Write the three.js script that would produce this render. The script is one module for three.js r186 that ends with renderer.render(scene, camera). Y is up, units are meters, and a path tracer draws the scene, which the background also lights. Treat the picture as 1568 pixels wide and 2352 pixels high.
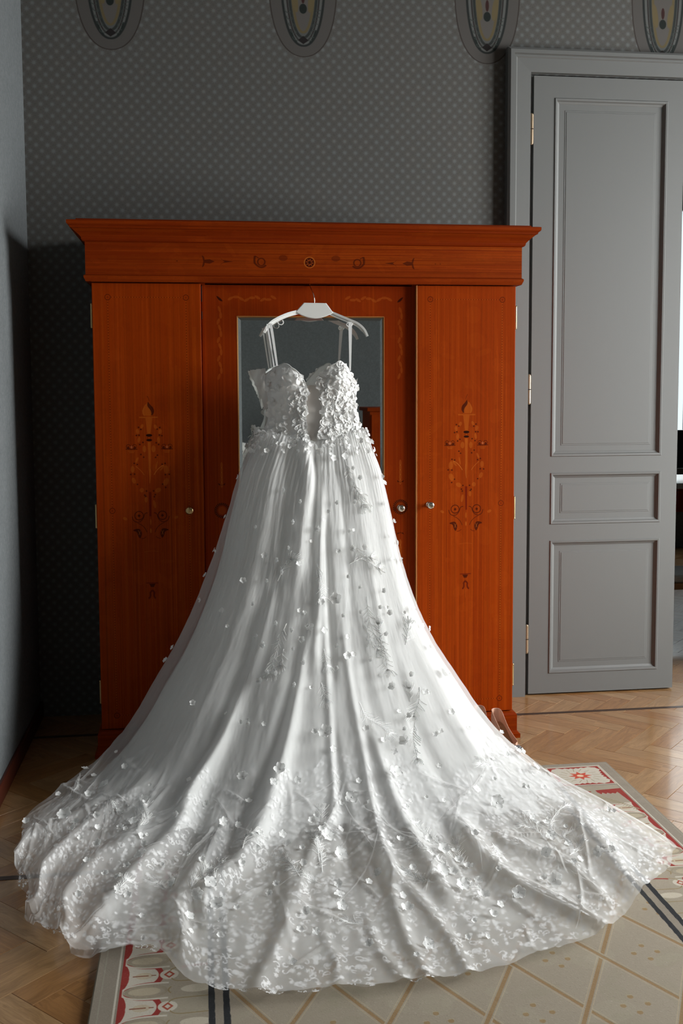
import * as THREE from 'three';
import { RoundedBoxGeometry } from 'three/addons/geometries/RoundedBoxGeometry.js';
import { mergeGeometries } from 'three/addons/utils/BufferGeometryUtils.js';
import { RectAreaLightUniformsLib } from 'three/addons/lights/RectAreaLightUniformsLib.js';

// ---------------------------------------------------------------- camera, sky, window light, exposure
const scene = new THREE.Scene();
const camera = new THREE.PerspectiveCamera(2 * Math.atan(1176 / 2384) * 180 / Math.PI, 1568 / 2352, 0.05, 60);
camera.position.set(-0.4465, 1.5191, 4.2883);
camera.rotation.set(-4.61 * Math.PI / 180, -7.65 * Math.PI / 180, -0.27 * Math.PI / 180, 'YXZ');
camera.setViewOffset(1568, 2352, 0, 94, 1568, 2352);
scene.add(camera);
scene.background = new THREE.Color().setRGB(1.7, 2.0, 2.1);          // overcast daylight outside the windows
RectAreaLightUniformsLib.init();
const renderer = new THREE.WebGLRenderer({ antialias: true });
renderer.toneMapping = THREE.LinearToneMapping;
renderer.toneMappingExposure = 0.57;
renderer.shadowMap.enabled = true;

// room: metres; x to the right along the papered wall, z towards the photographer
const XL = -1.207, XR = 4.2, ZB = -0.57, ZF = 6.1, YC = 4.4;
const WIN = { z0: 0.4, z1: 2.3, y0: 0.7, y1: 3.2 };                // tall window in the right-hand wall
const daylight = new THREE.RectAreaLight(new THREE.Color().setRGB(0.98, 1.0, 1.0), 61, 8.4, 4.0);   // the overcast sky in front of that window
daylight.position.set(XR + 1.9, 2.7, 1.8);
daylight.lookAt(0.2, 1.9, 1.4);
daylight.castShadow = true;
scene.add(daylight);
const ADDED_WIN2 = { z0: 5.0, z1: 5.7, y0: 0.7, y1: 3.2 };                  // added unseen opening in that wall, brightens the rear wall the mirror shows
const NWIN = { x0: 3.45, x1: 4.75, y0: 0.95, y1: 3.2, z: -4.9 };        // window of the room beyond the open door leaf
const farDaylight = new THREE.RectAreaLight(new THREE.Color().setRGB(0.95, 1.0, 1.0), 4, NWIN.x1 - NWIN.x0 - 0.1, NWIN.y1 - NWIN.y0 - 0.1);
farDaylight.position.set((NWIN.x0 + NWIN.x1) / 2, (NWIN.y0 + NWIN.y1) / 2, NWIN.z + 0.02);
farDaylight.lookAt((NWIN.x0 + NWIN.x1) / 2, (NWIN.y0 + NWIN.y1) / 2, 0);
farDaylight.castShadow = true;
scene.add(farDaylight);

// ---------------------------------------------------------------- helpers
let seed = 7;
const rnd = () => { seed = (seed + 0x6d2b79f5) | 0; let t = Math.imul(seed ^ (seed >>> 15), 1 | seed); t = (t + Math.imul(t ^ (t >>> 7), 61 | t)) ^ t; return ((t ^ (t >>> 14)) >>> 0) / 4294967296; };
const rr = (a, b) => a + (b - a) * rnd();
const clamp = (x, a = 0, b = 1) => Math.min(b, Math.max(a, x));
const smooth = (a, b, x) => { const t = clamp((x - a) / (b - a)); return t * t * (3 - 2 * t); };
const hash2 = (i, j) => { let h = Math.imul(i | 0, 374761393) + Math.imul(j | 0, 668265263); h = Math.imul(h ^ (h >>> 13), 1274126177); return ((h ^ (h >>> 16)) >>> 0) / 4294967296; };
const vnoise = (x, y) => { const i = Math.floor(x), j = Math.floor(y), fx = x - i, fy = y - j, a = fx * fx * (3 - 2 * fx), b = fy * fy * (3 - 2 * fy); return (hash2(i, j) * (1 - a) + hash2(i + 1, j) * a) * (1 - b) + (hash2(i, j + 1) * (1 - a) + hash2(i + 1, j + 1) * a) * b; };
const fbm = (x, y) => vnoise(x, y) * 0.5 + vnoise(x * 2.1 + 7, y * 2.1 + 3) * 0.28 + vnoise(x * 4.3 + 1, y * 4.3 + 9) * 0.22;

const taken = {};
const numbered = (n) => { taken[n] = (taken[n] ?? -1) + 1; return taken[n] ? `${n}_${String(taken[n]).padStart(3, '0')}` : n; };
function mesh(name, geo, mat, parent) { const m = new THREE.Mesh(geo, mat); m.name = name; m.castShadow = m.receiveShadow = true; (parent || scene).add(m); return m; }
function thing(name, label, category, pos = [0, 0, 0], group) { const g = new THREE.Group(); g.name = numbered(name); g.position.set(...pos); g.userData = { label, category }; if (group) g.userData.group = group; scene.add(g); return g; }
function struct(name, label, category, geo, mat) { const m = geo ? mesh(name, geo, mat) : new THREE.Group(); m.name = name; if (!geo) scene.add(m); m.userData = { label, category, kind: 'structure' }; return m; }
function box(x0, x1, y0, y1, z0, z1) { const g = new THREE.BoxGeometry(x1 - x0, y1 - y0, z1 - z0); g.translate((x0 + x1) / 2, (y0 + y1) / 2, (z0 + z1) / 2); return g; }
function rbox(x0, x1, y0, y1, z0, z1, r = 0.003, s = 2) { const g = new RoundedBoxGeometry(x1 - x0, y1 - y0, z1 - z0, s, r); g.translate((x0 + x1) / 2, (y0 + y1) / 2, (z0 + z1) / 2); return g; }
const merge = (list) => mergeGeometries(list.map((g) => (g.index ? g.toNonIndexed() : g)), false);
function boxUV(g, s = 1) {          // uv in metres from the dominant axis of each face
  const n = g.index ? g.toNonIndexed() : g, p = n.attributes.position, q = n.attributes.normal, uv = new Float32Array(p.count * 2);
  for (let i = 0; i < p.count; i++) {
    const ax = Math.abs(q.getX(i)), ay = Math.abs(q.getY(i)), az = Math.abs(q.getZ(i));
    const [a, b] = ax > ay && ax > az ? [p.getZ(i), p.getY(i)] : ay > az ? [p.getX(i), p.getZ(i)] : [p.getX(i), p.getY(i)];
    uv[2 * i] = a * s; uv[2 * i + 1] = b * s;
  }
  n.setAttribute('uv', new THREE.BufferAttribute(uv, 2)); return n;
}
function faces(quads) {             // flat shaded quads: [[a,b,c,d], ...] of [x,y,z]
  const pos = [], uv = [];
  for (const [a, b, c, d] of quads) { for (const v of [a, b, c, a, c, d]) { pos.push(...v); uv.push(v[0], v[1]); } }
  const g = new THREE.BufferGeometry(); g.setAttribute('position', new THREE.Float32BufferAttribute(pos, 3)); g.setAttribute('uv', new THREE.Float32BufferAttribute(uv, 2)); g.computeVertexNormals(); return g;
}
function panelGeo(x0, x1, y0, y1, profile) {   // nested rectangles [[inset, z], ...] closed by a flat field
  const R = (i, z) => [[x0 + i, y0 + i, z], [x1 - i, y0 + i, z], [x1 - i, y1 - i, z], [x0 + i, y1 - i, z]], q = [];
  for (let k = 0; k + 1 < profile.length; k++) { const a = R(...profile[k]), b = R(...profile[k + 1]); for (let e = 0; e < 4; e++) { const f = (e + 1) % 4; q.push([a[e], a[f], b[f], b[e]]); } }
  q.push(R(...profile[profile.length - 1])); return faces(q);
}
function sweep(profile, path, cap = true) {    // profile [[out, y], ...] mitred along an open path [[x, z], ...]; out is to the right of travel
  const n = path.length, dirs = [], q = [];
  for (let i = 0; i + 1 < n; i++) { const dx = path[i + 1][0] - path[i][0], dz = path[i + 1][1] - path[i][1], l = Math.hypot(dx, dz); dirs.push([dx / l, dz / l]); }
  const at = (i, [o, y]) => { const a = dirs[Math.max(0, i - 1)], b = dirs[Math.min(dirs.length - 1, i)], na = [-a[1], a[0]], nb = [-b[1], b[0]]; let mx = na[0] + nb[0], mz = na[1] + nb[1]; const k = 2 / (mx * mx + mz * mz); mx *= k; mz *= k; return [path[i][0] + mx * o, y, path[i][1] + mz * o]; };
  for (let i = 0; i + 1 < n; i++) for (let k = 0; k + 1 < profile.length; k++) q.push([at(i, profile[k]), at(i + 1, profile[k]), at(i + 1, profile[k + 1]), at(i, profile[k + 1])]);
  return boxUV(faces(q));
}
function tube(pts, r, seg = 24, rad = 8) { return new THREE.TubeGeometry(new THREE.CatmullRomCurve3(pts.map((p) => new THREE.Vector3(...p))), seg, r, rad, false); }
function canvas(w, h) { const c = document.createElement('canvas'); c.width = w; c.height = h; return [c, c.getContext('2d')]; }
function texture(c, srgb = true, rep = true) { const t = new THREE.CanvasTexture(c); if (srgb) t.colorSpace = THREE.SRGBColorSpace; if (rep) t.wrapS = t.wrapT = THREE.RepeatWrapping; t.magFilter = THREE.LinearFilter; t.anisotropy = 8; return t; }
function dataTex(w, h, fn, srgb = true) { const d = new Uint8Array(w * h * 4); for (let j = 0; j < h; j++) for (let i = 0; i < w; i++) { const c = fn(i, j); d.set([c[0], c[1], c[2], c[3] ?? 255], (j * w + i) * 4); } const t = new THREE.DataTexture(d, w, h); if (srgb) t.colorSpace = THREE.SRGBColorSpace; t.wrapS = t.wrapT = THREE.RepeatWrapping; t.magFilter = THREE.LinearFilter; t.needsUpdate = true; return t; }
const std = (o) => new THREE.MeshStandardMaterial(o);
const phys = (o) => new THREE.MeshPhysicalMaterial(o);
// ---------------------------------------------------------------- setting: papered wall, plain walls, floor, ceiling
const paperW = XR - XL, paperH = YC;
const [wallCanvas, wc] = canvas(2048, 2048);
{
  const X = (x) => (x - XL) / paperW * 2048, Y = (y) => (1 - y / paperH) * 2048, sx = 2048 / paperW, sy = 2048 / paperH;
  wc.fillStyle = '#83807a'; wc.fillRect(0, 0, 2048, 2048);
  for (let i = 0; i < 26000; i++) { wc.fillStyle = rnd() < 0.5 ? 'rgba(70,66,62,0.10)' : 'rgba(190,190,186,0.08)'; wc.fillRect(rnd() * 2048, rnd() * 2048, rr(1, 4), rr(1, 4)); }
  const pu = 0.0495, pv = 0.0510;      // small star trellis
  for (let j = 0; j < paperH / (pv / 2); j++) for (let i = -1; i < paperW / pu + 1; i++) {
    const x = X(XL + (i + (j % 2) / 2) * pu), y = Y(j * pv / 2), k = rnd();
    wc.fillStyle = k < 0.2 ? '#96938d' : k < 0.55 ? '#959796' : '#929594';
    wc.beginPath();
    for (let a = 0; a < 16; a++) { const r = (a % 2 ? 0.0072 : 0.0152), t = a * Math.PI / 8; wc.lineTo(x + Math.cos(t) * r * sx, y + Math.sin(t) * r * sy); }
    wc.closePath(); wc.fill();
    wc.fillStyle = '#a0a2a0'; wc.beginPath(); wc.ellipse(x, y, 0.0058 * sx, 0.0058 * sy, 0, 0, 7); wc.fill();
    wc.fillStyle = '#7a7771'; wc.beginPath(); wc.ellipse(x + pu / 2 * sx, y, 0.003 * sx, 0.003 * sy, 0, 0, 7); wc.fill();
  }
  // hanging oval ornaments of the printed border
  const drop = (cx, y0, w, h, style, lw, fill) => {   // open oval whose lowest point is at y0
    wc.beginPath(); for (let a = 0; a <= 40; a++) { const t = a / 40 * 2 - 1, x = cx + Math.sin(t * Math.PI / 2) * w, y = y0 + h * Math.pow(Math.abs(t), 2.1); wc.lineTo(X(x), Y(y)); }
    if (fill) { wc.fillStyle = fill; wc.fill(); }
    if (lw) { wc.lineWidth = lw * sx; wc.strokeStyle = style; wc.stroke(); }
  };
  for (let k = 0; k < 5; k++) {
    const cx = -0.822 + 0.8615 * k, b = 3.026;
    drop(cx, b, 0.155, 0.34, '#4a3d36', 0.0045, '#7b7671');
    drop(cx, b + 0.048, 0.100, 0.34, '#2c322f', 0.010, '#7d7f7c');
    drop(cx, b + 0.058, 0.088, 0.33, '#8a8d89', 0.007);
    drop(cx, b + 0.066, 0.078, 0.32, '#3a302c', 0.006);
    drop(cx, b + 0.085, 0.066, 0.31, '#3d4340', 0.012);
    drop(cx, b + 0.108, 0.053, 0.30, '#8f7e55', 0.012, '#857f79');
    for (const s of [-1, 1]) {
      wc.fillStyle = '#96845a'; wc.beginPath(); wc.ellipse(X(cx + s * 0.038), Y(b + 0.25), 0.014 * sx, 0.055 * sy, s * 0.12, 0, 7); wc.fill();
      wc.strokeStyle = '#23302a'; wc.lineWidth = 0.008 * sx; wc.beginPath(); wc.moveTo(X(cx + s * 0.058), Y(b + 0.12)); wc.quadraticCurveTo(X(cx + s * 0.05), Y(b + 0.085), X(cx + s * 0.03), Y(b + 0.062)); wc.stroke();
      wc.strokeStyle = '#56605b'; wc.lineWidth = 0.004 * sx;
      for (let m = 0; m < 5; m++) { wc.beginPath(); wc.ellipse(X(cx + s * (0.035 + 0.009 * m)), Y(b + 0.08 + 0.03 * m), 0.008 * sx, 0.012 * sy, s, 0, 5); wc.stroke(); }
    }
    wc.fillStyle = '#1d0f0c'; wc.beginPath(); wc.moveTo(X(cx), Y(b + 0.092)); wc.lineTo(X(cx + 0.024), Y(b + 0.073)); wc.lineTo(X(cx), Y(b + 0.056)); wc.lineTo(X(cx - 0.024), Y(b + 0.073)); wc.fill();
    wc.fillStyle = '#14231c'; wc.beginPath(); wc.ellipse(X(cx), Y(b + 0.212), 0.017 * sx, 0.022 * sy, 0, 0, 7); wc.fill();
    wc.fillStyle = '#4a1a12'; wc.beginPath(); wc.ellipse(X(cx), Y(b + 0.262), 0.008 * sx, 0.026 * sy, 0, 0, 7); wc.fill();
  }
}
const paperMat = std({ color: 0xa8a8a8, map: texture(wallCanvas), roughness: 0.9 });
const plainTex = dataTex(256, 256, (i, j) => { const v = 102 + (fbm(i / 5, j / 5) - 0.5) * 26 + (hash2(i, j) - 0.5) * 14; return [v - 3, v + 1, v + 2]; });
plainTex.repeat.set(2, 2);
const plainMat = std({ map: plainTex, roughness: 0.92 });
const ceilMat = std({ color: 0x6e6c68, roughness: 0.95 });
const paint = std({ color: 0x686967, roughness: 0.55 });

const DOOR = { x0: 1.107, x1: 2.64, y1: 2.985 }, WT = 0.25;
function wallUV(g) { const p = g.attributes.position, uv = new Float32Array(p.count * 2); for (let i = 0; i < p.count; i++) { uv[2 * i] = (p.getX(i) - XL) / paperW; uv[2 * i + 1] = p.getY(i) / paperH; } g.setAttribute('uv', new THREE.BufferAttribute(uv, 2)); return g; }
struct('wall_back', 'grey star-patterned wallpaper with hanging oval ornaments behind the wardrobe', 'wall',
  wallUV(merge([box(XL - 0.2, DOOR.x0, 0, YC, ZB - WT, ZB), box(DOOR.x0, DOOR.x1, DOOR.y1, YC, ZB - WT, ZB), box(DOOR.x1, XR + 0.3, 0, YC, ZB - WT, ZB)])), paperMat);
struct('wall_left', 'plain pale grey wall beside the wardrobe', 'wall', boxUV(box(XL - 0.2, XL, 0, YC, ZB, ZF + 0.2)), plainMat);
struct('wall_right', 'plain grey wall with the tall window', 'wall', boxUV(merge([
  box(XR, XR + 0.3, 0, WIN.y0, ZB, ZF), box(XR, XR + 0.3, WIN.y1, YC, ZB, ZF), box(XR, XR + 0.3, WIN.y0, WIN.y1, ZB, WIN.z0), box(XR, XR + 0.3, WIN.y0, WIN.y1, WIN.z1, ADDED_WIN2.z0), box(XR, XR + 0.3, WIN.y0, WIN.y1, ADDED_WIN2.z1, ZF)])), plainMat);
struct('wall_front', 'plain grey wall seen in the wardrobe mirror', 'wall', boxUV(box(XL, XR + 0.3, 0, YC, ZF, ZF + 0.2)), plainMat);
struct('ceiling', 'pale plaster ceiling over both rooms', 'ceiling', box(XL - 0.2, 5.9, YC, YC + 0.15, -5.2, ZF + 0.2), ceilMat);
// the room beyond the open door leaf
struct('wall_neighbour', 'pale walls of the room beyond the door', 'wall', boxUV(merge([
  box(0.3, NWIN.x0, 0, YC, NWIN.z - 0.2, NWIN.z), box(NWIN.x1, 5.7, 0, YC, NWIN.z - 0.2, NWIN.z), box(NWIN.x0, NWIN.x1, 0, NWIN.y0, NWIN.z - 0.2, NWIN.z), box(NWIN.x0, NWIN.x1, NWIN.y1, YC, NWIN.z - 0.2, NWIN.z),
  box(0.1, 0.3, 0, YC, NWIN.z - 0.2, ZB - WT), box(5.7, 5.9, 0, YC, NWIN.z - 0.2, ZB - WT), box(XR + 0.3, 5.9, 0, YC, ZB - WT, ZB - WT + 0.2)])), plainMat);

const WIN_ = WIN;
// windows: frame, sill and panes
const glassMat = phys({ color: 0xffffff, roughness: 0.0, transmission: 1, thickness: 0, ior: 1.45 });
{
  for (const [nm, lb, WIN] of [['window_1', 'tall white casement window nearest the wardrobe', WIN_], ['window_3', 'added unseen casement window that brightens the far wall shown in the mirror', ADDED_WIN2]]) {
  const w = struct(nm, lb, 'window');
  const x0 = XR + 0.10, x1 = XR + 0.16, zs = [WIN.z0, (WIN.z0 + WIN.z1) / 2, WIN.z1], f = [];
  f.push(box(x0, x1, WIN.y0, WIN.y0 + 0.06, WIN.z0, WIN.z1), box(x0, x1, WIN.y1 - 0.06, WIN.y1, WIN.z0, WIN.z1), box(x0, x1, 2.25, 2.31, WIN.z0, WIN.z1));
  for (const z of zs) f.push(box(x0, x1, WIN.y0, WIN.y1, z - 0.03, z + 0.03));
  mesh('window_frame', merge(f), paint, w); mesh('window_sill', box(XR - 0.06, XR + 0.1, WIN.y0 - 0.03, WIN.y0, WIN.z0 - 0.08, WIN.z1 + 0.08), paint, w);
  for (let k = 0; k < 2; k++) for (const [a, b] of [[WIN.y0 + 0.06, 2.25], [2.31, WIN.y1 - 0.06]]) mesh('pane', box(XR + 0.128, XR + 0.132, a, b, zs[k] + 0.03, zs[k + 1] - 0.03), glassMat, w);
  }
  const n = struct('window_2', 'bright window of the room beyond the door', 'window');
  const g = [box(NWIN.x0, NWIN.x1, NWIN.y0, NWIN.y0 + 0.06, NWIN.z - 0.14, NWIN.z - 0.08), box(NWIN.x0, NWIN.x1, NWIN.y1 - 0.06, NWIN.y1, NWIN.z - 0.14, NWIN.z - 0.08)], m = (NWIN.x0 + NWIN.x1) / 2;
  for (const x of [NWIN.x0 + 0.03, m, NWIN.x1 - 0.03]) g.push(box(x - 0.03, x + 0.03, NWIN.y0, NWIN.y1, NWIN.z - 0.14, NWIN.z - 0.08));
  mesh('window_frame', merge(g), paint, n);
  for (const [a, b] of [[NWIN.x0 + 0.06, m - 0.03], [m + 0.03, NWIN.x1 - 0.06]]) mesh('pane', box(a, b, NWIN.y0 + 0.06, NWIN.y1 - 0.06, NWIN.z - 0.112, NWIN.z - 0.108), glassMat, n);
}
// left baseboard
struct('baseboard_left', 'dark red-brown wooden baseboard along the left wall', 'baseboard', merge([rbox(XL, XL + 0.014, 0, 0.075, ZB, ZF, 0.004)]), std({ color: 0x4a1c0d, roughness: 0.45 }));

// ---------------------------------------------------------------- herringbone parquet
{
  const plankTex = dataTex(256, 512, (i, j) => {
    const g = fbm(i / 9 + fbm(i / 40, j / 90) * 5, j / 130), s = fbm(i / 2.2, j / 70), k = (g - 0.5) * 44 + (s - 0.5) * 26 - (hash2(i, j >> 4) > 0.93 ? 8 : 0);
    return [158 + k, 127 + k * 0.95, 88 + k * 0.85].map((v) => clamp(v, 0, 255));
  });
  const tones = [0xfff6f0, 0xf8ece0, 0xf4e2d0, 0xecd4ba, 0xfff2e8, 0xeacfb2].map((c) => phys({ color: c, map: plankTex, roughness: 0.33, clearcoat: 0.6, clearcoatRoughness: 0.14, bumpMap: plankTex, bumpScale: 0.0004 }));
  const floor = struct('floor', 'honey-coloured herringbone parquet floor', 'floor');
  mesh('subfloor', box(XL - 0.2, 5.9, -0.1, -0.009, -5.2, ZF + 0.2), std({ color: 0x2c190d, roughness: 0.8 }), floor);
  const W = 0.088, L = 0.352, c45 = Math.SQRT1_2;
  const clip = (poly, f) => { const out = []; for (let i = 0; i < poly.length; i++) { const a = poly[i], b = poly[(i + 1) % poly.length], fa = f(a), fb = f(b); if (fa >= 0) out.push(a); if ((fa >= 0) !== (fb >= 0)) { const t = fa / (fa - fb); out.push(a.map((v, k) => v + (b[k] - v) * t)); } } return out; };
  function prism(poly, top) {         // poly of [x, z, u, v], bevelled a little at the rim
    const n = poly.length, cx = poly.reduce((s, p) => s + p[0], 0) / n, cz = poly.reduce((s, p) => s + p[1], 0) / n, pos = [], uv = [];
    const shrink = (p, d) => { const dx = cx - p[0], dz = cz - p[1], l = Math.hypot(dx, dz) || 1; return [p[0] + dx / l * d, p[1] + dz / l * d, p[2], p[3]]; };
    const inn = poly.map((p) => shrink(p, 0.0012)), tri = (a, b, c) => { for (const [p, y] of [a, b, c]) { pos.push(p[0], y, p[1]); uv.push(p[2], p[3]); } };
    for (let i = 1; i + 1 < n; i++) tri([inn[0], top], [inn[i + 1], top], [inn[i], top]);
    for (let i = 0; i < n; i++) { const j = (i + 1) % n; tri([inn[i], top], [inn[j], top], [poly[j], top - 0.0009]); tri([inn[i], top], [poly[j], top - 0.0009], [poly[i], top - 0.0009]); tri([poly[i], top - 0.0009], [poly[j], top - 0.0009], [poly[j], -0.009]); tri([poly[i], top - 0.0009], [poly[j], -0.009], [poly[i], -0.009]); }
    const g = new THREE.BufferGeometry(); g.setAttribute('position', new THREE.Float32BufferAttribute(pos, 3)); g.setAttribute('uv', new THREE.Float32BufferAttribute(uv, 2)); g.computeVertexNormals();
    const nn = g.attributes.normal; if (nn.getY(0) < 0) { for (let t = 0; t < pos.length; t += 9) for (let k = 0; k < 3; k++) { const s = pos[t + 3 + k]; pos[t + 3 + k] = pos[t + 6 + k]; pos[t + 6 + k] = s; } for (let t = 0; t < uv.length; t += 6) for (let k = 0; k < 2; k++) { const s = uv[t + 2 + k]; uv[t + 2 + k] = uv[t + 4 + k]; uv[t + 4 + k] = s; } g.setAttribute('position', new THREE.Float32BufferAttribute(pos, 3)); g.setAttribute('uv', new THREE.Float32BufferAttribute(uv, 2)); g.computeVertexNormals(); }
    return g;
  }
  const pv = new THREE.Vector3(); camera.updateMatrixWorld(); camera.updateProjectionMatrix();
  const seen = (x, z) => { pv.set(x, 0, z).project(camera); return Math.abs(pv.x) < 1.1 && Math.abs(pv.y) < 1.1 && pv.z < 1; };
  const regions = [[XL, XR, -0.265, ZF, 0], [XL, 5.7, -0.82, -0.292, 0.11], [0.3, 5.7, -4.9, -0.82, 0.0]];
  const rest = tones.map(() => []);
  let made = 0;
  for (const [rx0, rx1, rz0, rz1, off] of regions) {
    const cx = 0.05 + off, cz = 0.2 + off * 0.7;
    for (let i = -70; i < 70; i++) for (let j = -14; j < 14; j++) for (const kind of [0, 1]) {
      const a0 = i * W + j * L, b0 = i * W - j * L, [ax0, ax1, by0, by1] = kind ? [a0 + L, a0 + L + W, b0 + W - L, b0 + W] : [a0, a0 + L, b0, b0 + W], e = 0.0005;
      const uo = rnd(), vo = rnd();
      const corner = (a, b, u, v) => [cx + (a + b) * c45, cz + (b - a) * c45, u, v];
      const A0 = ax0 + e, A1 = ax1 - e, B0 = by0 + e, B1 = by1 - e, lu = W / 0.25, lv = L / 0.5;
      let poly = kind ? [corner(A0, B0, uo, vo), corner(A1, B0, uo + lu, vo), corner(A1, B1, uo + lu, vo + lv), corner(A0, B1, uo, vo + lv)] : [corner(A0, B0, uo, vo), corner(A1, B0, uo, vo + lv), corner(A1, B1, uo + lu, vo + lv), corner(A0, B1, uo + lu, vo)];
      for (const f of [(p) => p[0] - rx0, (p) => rx1 - p[0], (p) => p[1] - rz0, (p) => rz1 - p[1]]) { if (poly.length > 2) poly = clip(poly, f); }
      if (poly.length < 3) continue;
      const mx = poly.reduce((s, p) => s + p[0], 0) / poly.length, mz = poly.reduce((s, p) => s + p[1], 0) / poly.length;
      const tone = Math.floor(rnd() * tones.length), g = prism(poly, -rnd() * 0.0004);
      const hidden = (mx > -0.62 && mx < 1.03 && mz > 0.5) || (mx > -0.8 && mx < 0.8 && mz < 0.0) || (mx > -0.75 && mx < 0.72 && mz < 0.5);
      if (seen(mx, mz) && !hidden && made < 300 && (mz > -0.82)) { mesh('plank', g, tones[tone], floor); made++; } else rest[tone].push(g);
    }
  }
  rest.forEach((list, k) => { if (list.length) mesh('plank_field', merge(list), tones[k], floor).userData.kind = 'stuff'; });
  const strip = std({ color: 0x3a2415, roughness: 0.35 });
  mesh('border_strip', box(XL, XR, -0.009, 0.0002, -0.292, -0.265), strip, floor);
  mesh('border_strip', box(XL, -0.70, -0.009, 0.0012, 1.043, 1.069), strip, floor);
}

// ---------------------------------------------------------------- double door: left leaf closed, right leaf swung open
{
  const cas = struct('trim_1', 'white moulded casing around the double door', 'door casing');
  const prof = [[0, 0], [0, 0.042], [0.012, 0.05], [0.03, 0.05], [0.034, 0.036], [0.043, 0.036], [0.048, 0.03], [0.116, 0.027], [0.116, -0.03]];   // [inward, out of the wall]
  const R = (i, z) => [[DOOR.x0 - 0.116 + i, 0, ZB + z], [DOOR.x0 - 0.116 + i, 3.094 - i * 0.92, ZB + z], [DOOR.x1 + 0.116 - i, 3.094 - i * 0.92, ZB + z], [DOOR.x1 + 0.116 - i, 0, ZB + z]], q = [];
  for (let k = 0; k + 1 < prof.length; k++) { const a = R(...prof[k]), b = R(...prof[k + 1]); for (let e = 0; e < 3; e++) q.push([a[e], b[e], b[e + 1], a[e + 1]]); }
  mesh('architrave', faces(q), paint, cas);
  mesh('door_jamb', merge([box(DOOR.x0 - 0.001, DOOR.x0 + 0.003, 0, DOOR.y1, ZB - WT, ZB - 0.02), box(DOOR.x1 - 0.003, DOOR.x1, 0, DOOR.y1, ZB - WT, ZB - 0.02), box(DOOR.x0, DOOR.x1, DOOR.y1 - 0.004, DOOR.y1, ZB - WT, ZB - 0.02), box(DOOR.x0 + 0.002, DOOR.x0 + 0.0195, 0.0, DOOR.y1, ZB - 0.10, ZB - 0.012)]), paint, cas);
  const LW = 0.752, Z1 = 0, D = 0.045;            // leaf built with its hinge edge at x = 0 and its face at z = 0
  const panels = [[1.178, 2.878], [0.847, 1.101], [0.106, 0.769]], px0 = 0.105, px1 = 0.67;
  function leaf(name, label, x, turn, side) {
    const d = struct(name, label, 'door'); d.position.set(x, 0, ZB + 0.012); d.rotation.y = turn; d.scale.x = side;
    const s = new THREE.Shape([[0.004, 0.008], [LW, 0.008], [LW, 2.976], [0.004, 2.976]].map((p) => new THREE.Vector2(...p)));
    for (const [a, b] of panels) s.holes.push(new THREE.Path([[px0, a], [px0, b], [px1, b], [px1, a]].map((p) => new THREE.Vector2(...p))));
    const g = new THREE.ExtrudeGeometry(s, { depth: D, bevelEnabled: false }); g.translate(0, 0, -D);
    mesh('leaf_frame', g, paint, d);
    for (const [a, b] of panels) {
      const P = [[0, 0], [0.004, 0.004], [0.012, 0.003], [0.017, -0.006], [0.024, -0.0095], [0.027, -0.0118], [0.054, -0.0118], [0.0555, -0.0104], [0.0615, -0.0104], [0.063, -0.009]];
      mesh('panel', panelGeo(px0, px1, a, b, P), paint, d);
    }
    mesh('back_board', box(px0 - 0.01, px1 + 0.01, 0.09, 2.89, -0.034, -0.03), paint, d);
    for (const y of [2.73, 1.505, 0.283]) {
      const h = mesh('hinge', merge([new THREE.CylinderGeometry(0.0085, 0.0085, 0.062, 14).translate(-0.006, 0.033, 0.0), new THREE.CylinderGeometry(0.0085, 0.0085, 0.062, 14).translate(-0.006, -0.033, 0.0), new THREE.SphereGeometry(0.008, 10, 8).translate(-0.006, 0.066, 0.0), new THREE.SphereGeometry(0.008, 10, 8).translate(-0.006, -0.066, 0.0)]), std({ color: 0xb09a80, roughness: 0.35, metalness: 0.75 }), d);
      h.position.y = y;
    }
    return d;
  }
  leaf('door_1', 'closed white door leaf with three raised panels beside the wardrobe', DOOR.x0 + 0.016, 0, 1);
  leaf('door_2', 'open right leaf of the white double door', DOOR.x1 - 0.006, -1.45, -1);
}
// ---------------------------------------------------------------- wardrobe with inlaid doors and a mirror
function woodCanvas(w, h, vertical, base, s) {     // veneer: streaks along the grain, fine pores, slow figure
  const [c, x] = canvas(w, h); x.fillStyle = base; x.fillRect(0, 0, w, h);
  const long = vertical ? h : w, wide = vertical ? w : h;
  for (let i = 0; i < 620 * s; i++) {
    const p = rnd() * wide, l = rr(0.15, 1) * long, o = rr(-0.2, 1) * long, t = rr(1, 9), k = rnd();
    x.fillStyle = k < 0.5 ? `rgba(96,30,4,${rr(0.03, 0.11)})` : `rgba(214,104,16,${rr(0.02, 0.09)})`;
    vertical ? x.fillRect(p, o, t, l) : x.fillRect(o, p, l, t);
  }
  for (let i = 0; i < 90 * s; i++) { x.fillStyle = rnd() < 0.6 ? `rgba(110,30,4,${rr(0.03, 0.08)})` : `rgba(206,100,16,${rr(0.03, 0.07)})`; x.beginPath(); x.ellipse(rnd() * w, rnd() * h, rr(10, 60), rr(6, 40), rnd() * 3, 0, 7); x.fill(); }
  for (let i = 0; i < 5200 * s; i++) { const l = rr(3, 14); x.fillStyle = `rgba(80,22,2,${rr(0.08, 0.2)})`; vertical ? x.fillRect(rnd() * w, rnd() * h, 1, l) : x.fillRect(rnd() * w, rnd() * h, l, 1); }
  return [c, x];
}
const BASE = '#8f3100', DARK = 'rgba(58,14,2,0.78)', PALE = 'rgba(196,112,36,0.36)';
const wood = (c, extra = {}) => phys({ map: texture(c, true, false), roughness: 0.5, specularIntensity: 0.14, ...extra });
const [hCan] = woodCanvas(1024, 512, false, '#7a2700', 1.1), hTex = texture(hCan); hTex.repeat.set(0.6, 1.2);
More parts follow.
